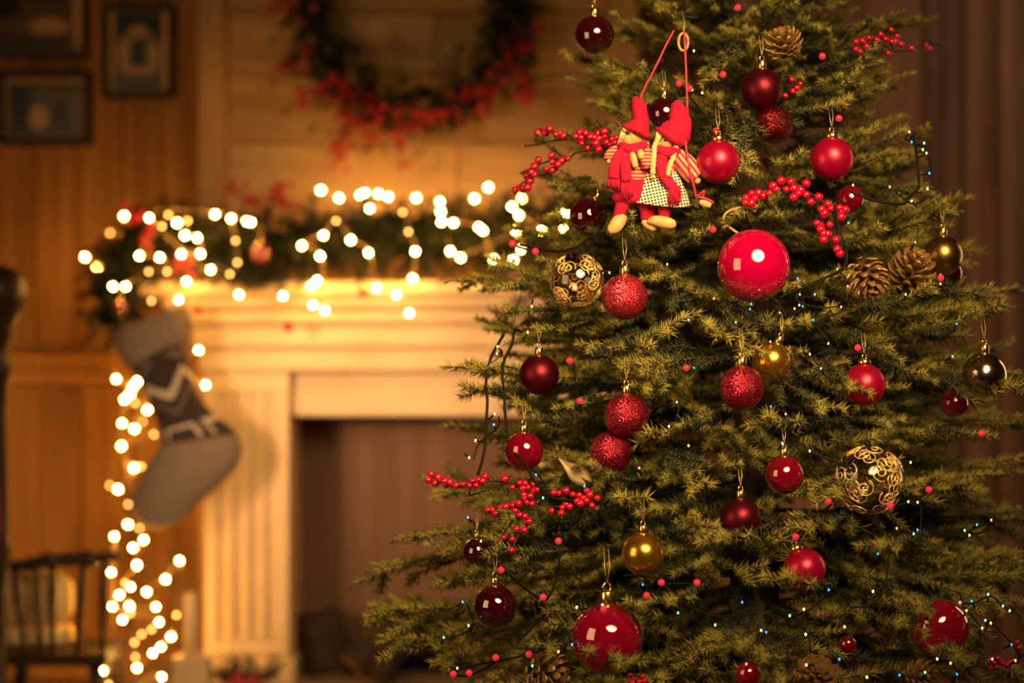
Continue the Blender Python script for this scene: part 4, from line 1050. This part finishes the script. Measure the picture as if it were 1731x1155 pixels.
def fairy(lab, pts, Yf, loc, seed, sort_y=False):
    t = thing('string_lights', lab, 'string lights', loc); r = random.Random(seed); vs = []
    for px, py, k_ in pts:
        v = P(px, py, Yf(px, py) + r.uniform(-.02, .01)); vs.append(v); link('bulb', FB if k_ > .65 else FBD, t, v - t.location, .0044*max(k_, .85))
    left = list(vs); cur = left.pop(0); path = [cur]
    while left:
        nx = min(left, key=lambda p: (p - cur).length); left.remove(nx); path.append(nx); cur = nx
    b = MB()
    b.tube(smooth_path([p + Vector((0, .006, .004)) for p in path], 4), .0011, 5)
    world_to(t, b).build('cable', M['pale_cable'], t); return t
fairy('warm white fairy lights woven through the mantel garland', g1 + g2, lambda x, y: 5.44 if y > 490 else 5.70 if y < 348 and x > 280 else 5.88 if x < 235 and y < 460 else GY - .135 + .03*abs(math.sin(x*.3)), (CX, GY - .05, SHZ), 1)
HY = 5.72
ht = fairy('warm white fairy light strand hanging in a bundle left of the fluted pilaster', h3, lambda x, y: (5.46 if y > 900 else HY) + .04*math.sin(x*.7 + y), (X5(215, HY), HY, .2), 2)
for pts in ([(195,560),(215,640),(205,740),(225,840),(205,940),(230,1040),(210,1150)], [(225,560),(250,650),(215,760),(235,880),(250,980),(225,1080),(240,1160)], [(288,905),(300,940),(322,985),(326,1030)], [(285,905),(280,980),(300,1040),(270,1100)]):
    run(ht, [P(x, y, HY + .03) for x, y in pts], .0011, 5, 'pale_cable')

# berry sprigs and small red balls with the garland
def bg_sprig(lab, pts, Y, r, seed, me=DBERRY, n=22):
    r_ = random.Random(seed); t = thing('berry_sprig', lab, 'berry sprig', P(*pts[0], Y)); p = smooth_path([P(x, y, Y) for x, y in pts], 5)
    b = MB(); b.tube(p, .0018, 5)
    for _ in range(n):
        c = r_.choice(p[2:]); v = c + Vector((r_.uniform(-1, 1)*.022, r_.uniform(-1, 1)*.015, r_.uniform(-1, 1)*.022)); b.tube([c, v], .0007, 4); link('berry', me, t, v - t.location, r*r_.uniform(.8, 1.15))
    world_to(t, b).build('stem', M['stem'], t)
bg_sprig('blurred red berry sprig standing up behind the garland under the wreath left side', [(470,380),(440,345),(410,330),(385,315)], 5.66, .007, 4)
bg_sprig('blurred red berry sprig standing up from the garland beside the chimney corner', [(500,385),(490,350),(470,330),(480,318)], 5.66, .007, 6)
bg_sprig('blurred dark red berry sprig poking from the garland end at the left', [(262,420),(245,390),(232,362),(205,346)], 5.50, .007, 7)
bg_sprig('blurred dark red berry sprig buried in the left drooping garland end', [(305,470),(310,450),(318,430)], 5.45, .007, 9)
for px, py, r, lab, mt in ((333,524,8,'tiny red ball hanging off the mantel above the stocking','red_satin'), (487,553,9,'tiny red ball hanging before the mantel moulding','red_satin'), (440,428,17,'small magenta red glossy ball deep in the garland','wine_gloss'), (203,522,13,'small dim red ball in the drooping garland end','deep_gloss'), (613,495,8,'tiny red ball under the middle of the garland','red_satin')):
    Y = 5.45 if py > 490 else 5.46; v = P(px, py, Y); R = r*Y/F; t = thing('bauble', lab, 'bauble', v - Vector((0, 0, R))); link('ball', BALLME[mt], t, (0, 0, R), R)
    link('cap', SLIM, t, (0, 0, R*1.96), R); b = MB(); b.tube([(0, 0, R*2.3), (.002, .004, R*2.3 + .03)], .0007, 4); b.build('thread', M['gold_thread'], t)

# ------------------------------------------------------------------ wreath on the chimney breast
WYc = BY - .085
wc = P(697, 12, WYc); wr = thing('wreath', 'twig wreath with red berries and yellowing leaves hung on the chimney breast', 'wreath', wc)
RW = 172*WYc/F; rw = random.Random(9); b = MB()
for s_ in range(9):
    pts = []
    for j in range(73):
        a = 2*math.pi*j/72; rr = RW + .020*math.sin(a*5 + s_*.9) + rw.uniform(-.006, .006) + (s_ - 4)*.004
        pts.append(Vector((math.cos(a)*rr, .022*math.cos(a*4 + s_*1.3), math.sin(a)*rr*1.02)))
    b.tube(pts, .0075, 5, False)
b.build('vine_ring', M['vine'], wr)
def leafset(name, n, mat, amin, amax, spread, ln):
    b = MB()
    for _ in range(n):
        a = math.radians(rw.uniform(amin, amax)); c = Vector((math.cos(a), 0, math.sin(a)))*(RW + rw.gauss(0, spread)); c.y = rw.uniform(-.045, .02)
        d = Vector((rw.uniform(-1, 1), rw.uniform(-.8, .2), rw.uniform(-1, .6))).normalized(); s_ = d.orthogonal().normalized(); s_ = Matrix.Rotation(rw.uniform(0, 6.28), 3, d) @ s_; nn = d.cross(s_)
        L_ = ln*rw.uniform(.6, 1.2)
        b.add([c, c + d*L_*.5 + s_*L_*.24 + nn*L_*.06, c + d*L_, c + d*L_*.5 - s_*L_*.24 + nn*L_*.06, c + d*L_*.5 - nn*L_*.03], [(0, 1, 4), (1, 2, 4), (2, 3, 4), (3, 0, 4)])
    o = b.build(name, mat, wr, False); o['kind'] = 'stuff'
leafset('leaves', 1500, M['leafwreath'], 0, 360, .028, .048); leafset('yellow_leaves', 130, M['yellowleaf'], 220, 335, .042, .048)
def wsprig(a0, out, n, da):
    a = math.radians(a0); base_ = Vector((math.cos(a), 0, math.sin(a)))*RW; base_.y = -.03
    an2 = a + da; tip = base_ + Vector((math.cos(an2), -.15, math.sin(an2)))*out; b = MB(); b.tube([base_, base_.lerp(tip, .5) + Vector((0, -.01, .005)), tip], .0016, 5); b.build('berry_stem', M['stem'], wr)
    for _ in range(n):
        c = base_.lerp(tip, rw.uniform(.1, 1.02)); v = c + Vector((rw.gauss(0, .013), rw.gauss(0, .012), rw.gauss(0, .013))); link('berry', DBERRY, wr, v, rw.uniform(.0068, .0092)); 
for a0, out, n, da in ((165,.10,8,.9),(185,.10,9,-.3),(200,.10,12,.3),(212,.09,10,1.6),(222,.10,12,1.2),(235,.10,14,1.3),(232,.12,14,-.75),(245,.08,12,1.4),(252,.10,16,-.85),(258,.11,14,-.5),(265,.09,12,1.2),(272,.10,13,1.4),(282,.09,12,-1.0),(292,.09,12,1.3),(300,.10,14,1.4),(308,.08,14,-.2),(316,.09,14,.9),(325,.08,12,1.1),(335,.08,9,.9),(345,.07,6,.5),(228,.17,16,-.35),(236,.19,18,.35),(244,.17,14,-.1),(262,.16,14,.2),(318,.14,14,.3),(328,.12,12,-.4),(170,.13,10,.1),(205,.15,12,.2)):
    wsprig(a0, out, n, da)

# ------------------------------------------------------------------ knitted stocking
SY = 5.42
LR = [((200,567),(307,524)),((207,590),(316,545)),((222,620),(318,572)),((240,655),(318,610)),((256,690),(330,645)),((268,720),(350,688)),((272,745),(392,722)),((262,768),(409,757)),((245,795),(398,792)),((228,825),(368,822)),((221,855),(340,848)),((232,882),(312,876)),((252,895),(285,893))]
def dense(L, k=4):
    a = smooth_path([Vector((*p, 0)) for p in L], k); return a
LL = dense([q_[0] for q_ in LR]); RR = dense([q_[1] for q_ in LR]); nR = len(LL); NS = 40
rings = []; uv = []
cum = [0.]
for i in range(1, nR): cum.append(cum[-1] + ((LL[i] + RR[i])/2 - (LL[i-1] + RR[i-1])/2).length)
for i in range(nR):
    l, r = LL[i], RR[i]; c = (l + r)/2; h = (r - l)/2; dep = .040*min(1., 1.15 - .3*abs(i/nR - .5)) * (1 if i < nR - 3 else .8 - .2*(i - nR + 3))
    ring = []
    for k_ in range(NS):
        a = 2*math.pi*k_/NS; x_ = math.copysign(abs(math.cos(a))**.85, math.cos(a)); q_ = c + h*x_
        v = P(q_.x, q_.y, SY); v.y += dep*math.sin(a); ring.append(v)
    rings.append(ring)
sk = thing('stocking', 'grey knitted Christmas stocking with white zigzag hanging from the mantel corner', 'stocking', P(255, 545, SY))
def knit(name, body):
    m = N(name); uvn = m.n('ShaderNodeUVMap'); sp = m.n('ShaderNodeSeparateXYZ'); m.l(uvn.outputs[0], sp.inputs[0]); U, V = sp.outputs[0], sp.outputs[1]
    tc = m.n('ShaderNodeTexCoord'); nz = m.n('ShaderNodeTexNoise', i_Scale=160., i_Detail=3.); m.l(tc.outputs['Object'], nz.inputs[0])
    def band(x, lo, hi): return m.math('MULTIPLY', m.math('GREATER_THAN', x, lo), m.math('LESS_THAN', x, hi))
    grey = m.ramp(nz.outputs['Fac'], [(.3, (.17, .125, .10)), (.7, (.27, .205, .165))])
    dark = (.045, .033, .032, 1); white = (.50, .42, .36, 1)
    cur = grey
    def over(fac, col):
        nonlocal cur
        mx = m.n('ShaderNodeMix', data_type='RGBA'); m.l(fac, mx.inputs[0]); m.l(cur, mx.inputs[6]); mx.inputs[7].default_value = col; cur = mx.outputs[2]
    if body:
        tri = m.math('PINGPONG', m.math('MULTIPLY', U, 4.), .5)           # 0..0.5, two peaks across the front
        over(band(V, .13, .47), dark)
        d1_ = m.math('ADD', m.math('ABSOLUTE', m.math('SUBTRACT', V, .165)), m.math('MULTIPLY', m.math('SUBTRACT', .5, tri), .12)); over(m.math('LESS_THAN', d1_, .05), (.13, .10, .09, 1)); over(m.math('LESS_THAN', d1_, .018), dark)
        zz = m.math('SUBTRACT', V, m.math('MULTIPLY', tri, -.16)); over(band(zz, .315, .355), white)
        over(band(zz, .40, .425), (.12, .09, .08, 1))
        cell = m.math('PINGPONG', m.math('MULTIPLY', U, 5.), .5)
        ring_ = m.math('MULTIPLY', m.math('MAXIMUM', band(cell, .10, .20), m.math('MULTIPLY', band(V, .475, .495), m.math('GREATER_THAN', cell, .1))), band(V, .475, .545))
        over(band(V, .46, .56), dark); over(ring_, white)
    m.l(cur, m.b.inputs['Base Color']); m.b.inputs['Roughness'].default_value = .95; m.b.inputs['Specular IOR Level'].default_value = .1
    rib = m.math('SINE', m.math('MULTIPLY', U, 300.)); hgt = m.math('ADD', m.math('MULTIPLY', rib, .5), nz.outputs['Fac'])
    bp = m.n('ShaderNodeBump', i_Strength=.6, i_Distance=.003); m.l(hgt, bp.inputs['Height']); m.l(bp.outputs[0], m.b.inputs['Normal']); return m.m
def knit_mesh(name, rings, vs, mat, cap):
    b = MB(); b.loft(rings, cap); world_to(sk, b); o = b.build(name, mat, sk); uvl = o.data.uv_layers.new(name='UVMap'); n = NS
    for poly in o.data.polygons:
        ks = [o.data.loops[li].vertex_index for li in poly.loop_indices]; us = [(k_ % n)/n for k_ in ks]
        if len(ks) == 4 and max(us) - min(us) > .5: us = [u if u > .5 else u + 1 for u in us]
        for li, k_, u in zip(poly.loop_indices, ks, us): uvl.data[li].uv = (u, vs[k_//n])
    return o
vs = [c/cum[-1] for c in cum]
knit_mesh('sock', rings, vs, knit('fair_isle_knit', True), True)
ic = next(i for i in range(nR) if vs[i] > .13)
cuff = []
for i in range(-1, ic + 1):
    rg = rings[max(i, 0)]; c = sum(rg, Vector())/NS; cuff.append([c + (p - c)*1.06 + (Vector((-.002, 0, .007)) if i < 0 else Vector()) for p in rg])
cf = knit_mesh('cuff', cuff, [0]*len(cuff), knit('ribbed_cuff_knit', False), False); md = cf.modifiers.new('thick', 'SOLIDIFY'); md.thickness = .007
b = MB(); b.tube(smooth_path([P(300,535,SY), P(312,512,SY - .01), P(306,496,SY + .01), P(296,512,SY + .01), P(297,533,SY + .01)], 4), .003, 6); world_to(sk, b).build('hanging_loop', M['twine'], sk)

# ------------------------------------------------------------------ candle on a block, berries at the pilaster foot
CY = 5.38
ca = P(322, 1112, CY); cb = MB()
bh = thing('candle_block', 'white painted wooden block holding the tall candle at the hearth', 'candle holder', (X5(325, CY), CY, .06))
zt = Z5(1110, CY); hw = 31*CY/F
b = MB(); b.box(-hw, hw, -hw, hw, 0, zt - .06, .006); b.build('block', M['block'], bh, False)
b = MB(); b.lathe([(hw*.55, zt - .06), (hw*.6, zt - .052), (hw*.42, zt - .045)], 18); b.build('collar', M['block'], bh)
cn = thing('candle', 'tall slim cream candle standing on the white block', 'candle', (X5(322, CY), CY, zt + .012))
b = MB(); rr = 10.5*CY/F; hh = (Z5(1003, CY) - zt - .012); b.lathe([(rr*1.05, 0), (rr, hh*.5), (rr*.92, hh*.97), (rr*.6, hh)], 18); b.build('wax', M['candle'], cn)
b = MB(); b.tube([(0, 0, hh), (.001, 0, hh + .012)], .001, 5); b.build('wick', M['black'], cn)
fy = 5.40
t = thing('fir_sprig', 'dark fir sprig with a few red berries at the foot of the pilaster', 'sprig', P(415, 1150, fy)); pol = []; rf = random.Random(4)
for _ in range(60):
    a = P(415 + rf.uniform(-40, 40), 1150, fy + rf.uniform(-.03, .06)); e = a + Vector((rf.uniform(-.04, .04), rf.uniform(-.02, .02), rf.uniform(.0, .055))); pol.append([tuple(a), tuple(a.lerp(e, .5)), tuple(e)])
o = link('needles', needle_mesh('needles', needles_on(pol, np.random.default_rng(3), 500, .02, .002) - np.array(t.location), M['garland_needle']), t); o['kind'] = 'stuff'
for _ in range(12):
    v = P(410 + rf.uniform(-28, 28), 1146 + rf.uniform(-6, 14), fy - .05); link('berry', DBERRY, t, v - t.location, .008)
b = MB(); b.tube([P(375,1155,fy), P(415,1145,fy), P(455,1150,fy)], .004, 6); world_to(t, b).build('stem', M['stem'], t)

# ------------------------------------------------------------------ logs in the firebox
def logx(lab, a, c, r, n=14):
    a, c = Vector(a), Vector(c); t = thing('log', lab, 'log', a); rl = random.Random(lab); pts = [a.lerp(c, j/6) - a for j in range(7)]
    b = MB(); d = (c - a).normalized(); u = d.orthogonal().normalized(); v = d.cross(u); rings = []
    for j, p in enumerate(pts): rings.append([p + (u*math.cos(2*math.pi*k_/n) + v*math.sin(2*math.pi*k_/n))*r*(1 + .10*math.sin(k_*2.1 + j*.7) + rl.uniform(-.05, .05)) for k_ in range(n)])
    b.loft(rings); b.build('bark', M['bark'], t)
    for p, s_ in ((pts[0], -1), (pts[-1], 1)):
        b = MB(); b.tube([p - d*s_*.01, p + d*s_*.004], r*.86, n); b.build('cut_end', M['log_end'], t, False)
logx('dark thick log standing leaned against the left of the firebox', P(560,1130,5.74)+Vector((0,0,-.03)), P(534,1042,5.80), .064)
logx('dark log lying low across the firebox floor', (-.36, 5.81, .118), (-.06, 5.83, .118), .054)
logx('dark slanting log leaning up to the right in the firebox', P(600,1130,5.66), P(695,1030,5.70), .046)
logx('reddish split log leaning at the front of the firebox', P(632,1160,5.56), P(690,1070,5.60), .028)

# ------------------------------------------------------------------ low spindle-back chair with cushion, and turned post
chy = 5.25
ch = thing('spindle_chair', 'low dark wooden spindle back chair at the lower left', 'chair', P(90, 1190, chy)*1.0); ch.location.z = 0
def CP(x, y, Y=chy): return P(x, y, Y)
b = MB(); b.tube(smooth_path([CP(8,958), CP(40,956), CP(85,948), CP(150,944), CP(205,940)], 4), [.010, .012, .014, .013, .014, .015, .017, .014, .013, .014, .016, .015, .013, .012, .012, .011, .009], 10); world_to(ch, b).build('top_rail', M['chair'], ch)
for (x0, x1) in ((24, 40), (60, 68), (90, 88), (143, 130), (176, 172)):
    b = MB(); p0 = CP(x0, 950 - (x0 - 20)*.06); p1 = CP(x1, 1105); b.tube(smooth_path([p0, p0.lerp(p1, .3), p0.lerp(p1, .65) , p1], 3), [.006, .007, .008, .009, .010, .009, .008, .007, .007, .006], 8); world_to(ch, b).build('spindle', M['chair'], ch)
sz = Z5(1105, chy); b = MB(); b.box(-.14, .12, -.03, .28, sz - .025, sz, .008); b.v = [(x, y, z) for x, y, z in b.v]; b.build('seat', M['chair'], ch, False)
for sx, sy in ((-.11, 0), (.09, 0), (-.11, .25), (.09, .25)):
    b = MB(); b.tube([(sx, sy, sz - .02), (sx*1.1, sy, .09), (sx*1.2, sy, 0)], [.014, .016, .010], 8); b.build('leg', M['chair'], ch)
for x_ in (85, 150):
    b = MB(); v = CP(x_, 948 if x_ == 85 else 945); b.ball(v, .021, 12, 8, (1.3, .8, .9)); world_to(ch, b).build('rail_boss', M['chair'], ch)
cu = thing('cushion', 'pale cream cushion leaning behind the chair spindles', 'cushion', P(45, 1060, 5.36)); cu.location.z = sz
b = MB(); rings = []
for j in range(13):
    u = j/12; th = math.pi*u; ring = []
    for k_ in range(28):
        a = 2*math.pi*k_/28; ex = lambda q_: math.copysign(abs(q_)**.6, q_)
        ring.append(Vector((ex(math.cos(a))*.105*math.sin(th)**.5, -.035*math.cos(th), .065 + ex(math.sin(a))*.062*math.sin(th)**.5 )))
    rings.append(ring)
b.loft(rings); b.v = [(x, y, z + .045) for x, y, z in b.v]; b.build('cover', M['cushion'], cu)
b = MB(); b.tube([(-.11, 0, .03), (0, 0, .02), (.10, 0, .03)], .022, 10); b.build('bolster', M['cushion'], cu)

ty = 5.15; pz = lambda y: Z5(y, ty); tx = X5(-8, ty); sc_ = ty/F
tpst = thing('turned_post', 'dark turned wooden post with a big ball top at the left edge', 'post', (tx, ty, 0))
prof = [(34, 1200), (34, 1180), (20, 1160), (16, 1000), (28, 930), (22, 890), (22, 800), (20, 700), (22, 650), (28, 632), (30, 618), (20, 600), (22, 585), (30, 572), (28, 556), (38, 540), (50, 512), (53, 490), (46, 466), (26, 452), (4, 447)]
b = MB(); b.lathe([(r*sc_, max(0, pz(y))) for r, y in prof], 28); b.build('shaft', M['chair'], tpst)
b = MB(); b.lathe([(23*sc_, pz(935)), (26*sc_, pz(920)), (25*sc_, pz(850)), (24*sc_, pz(800)), (20*sc_, pz(785))], 24, (-.012, -.006, 0)); w_ = b.build('knitted_band', M['red_knit'], tpst); w_['label'] = 'dark red knitted band'
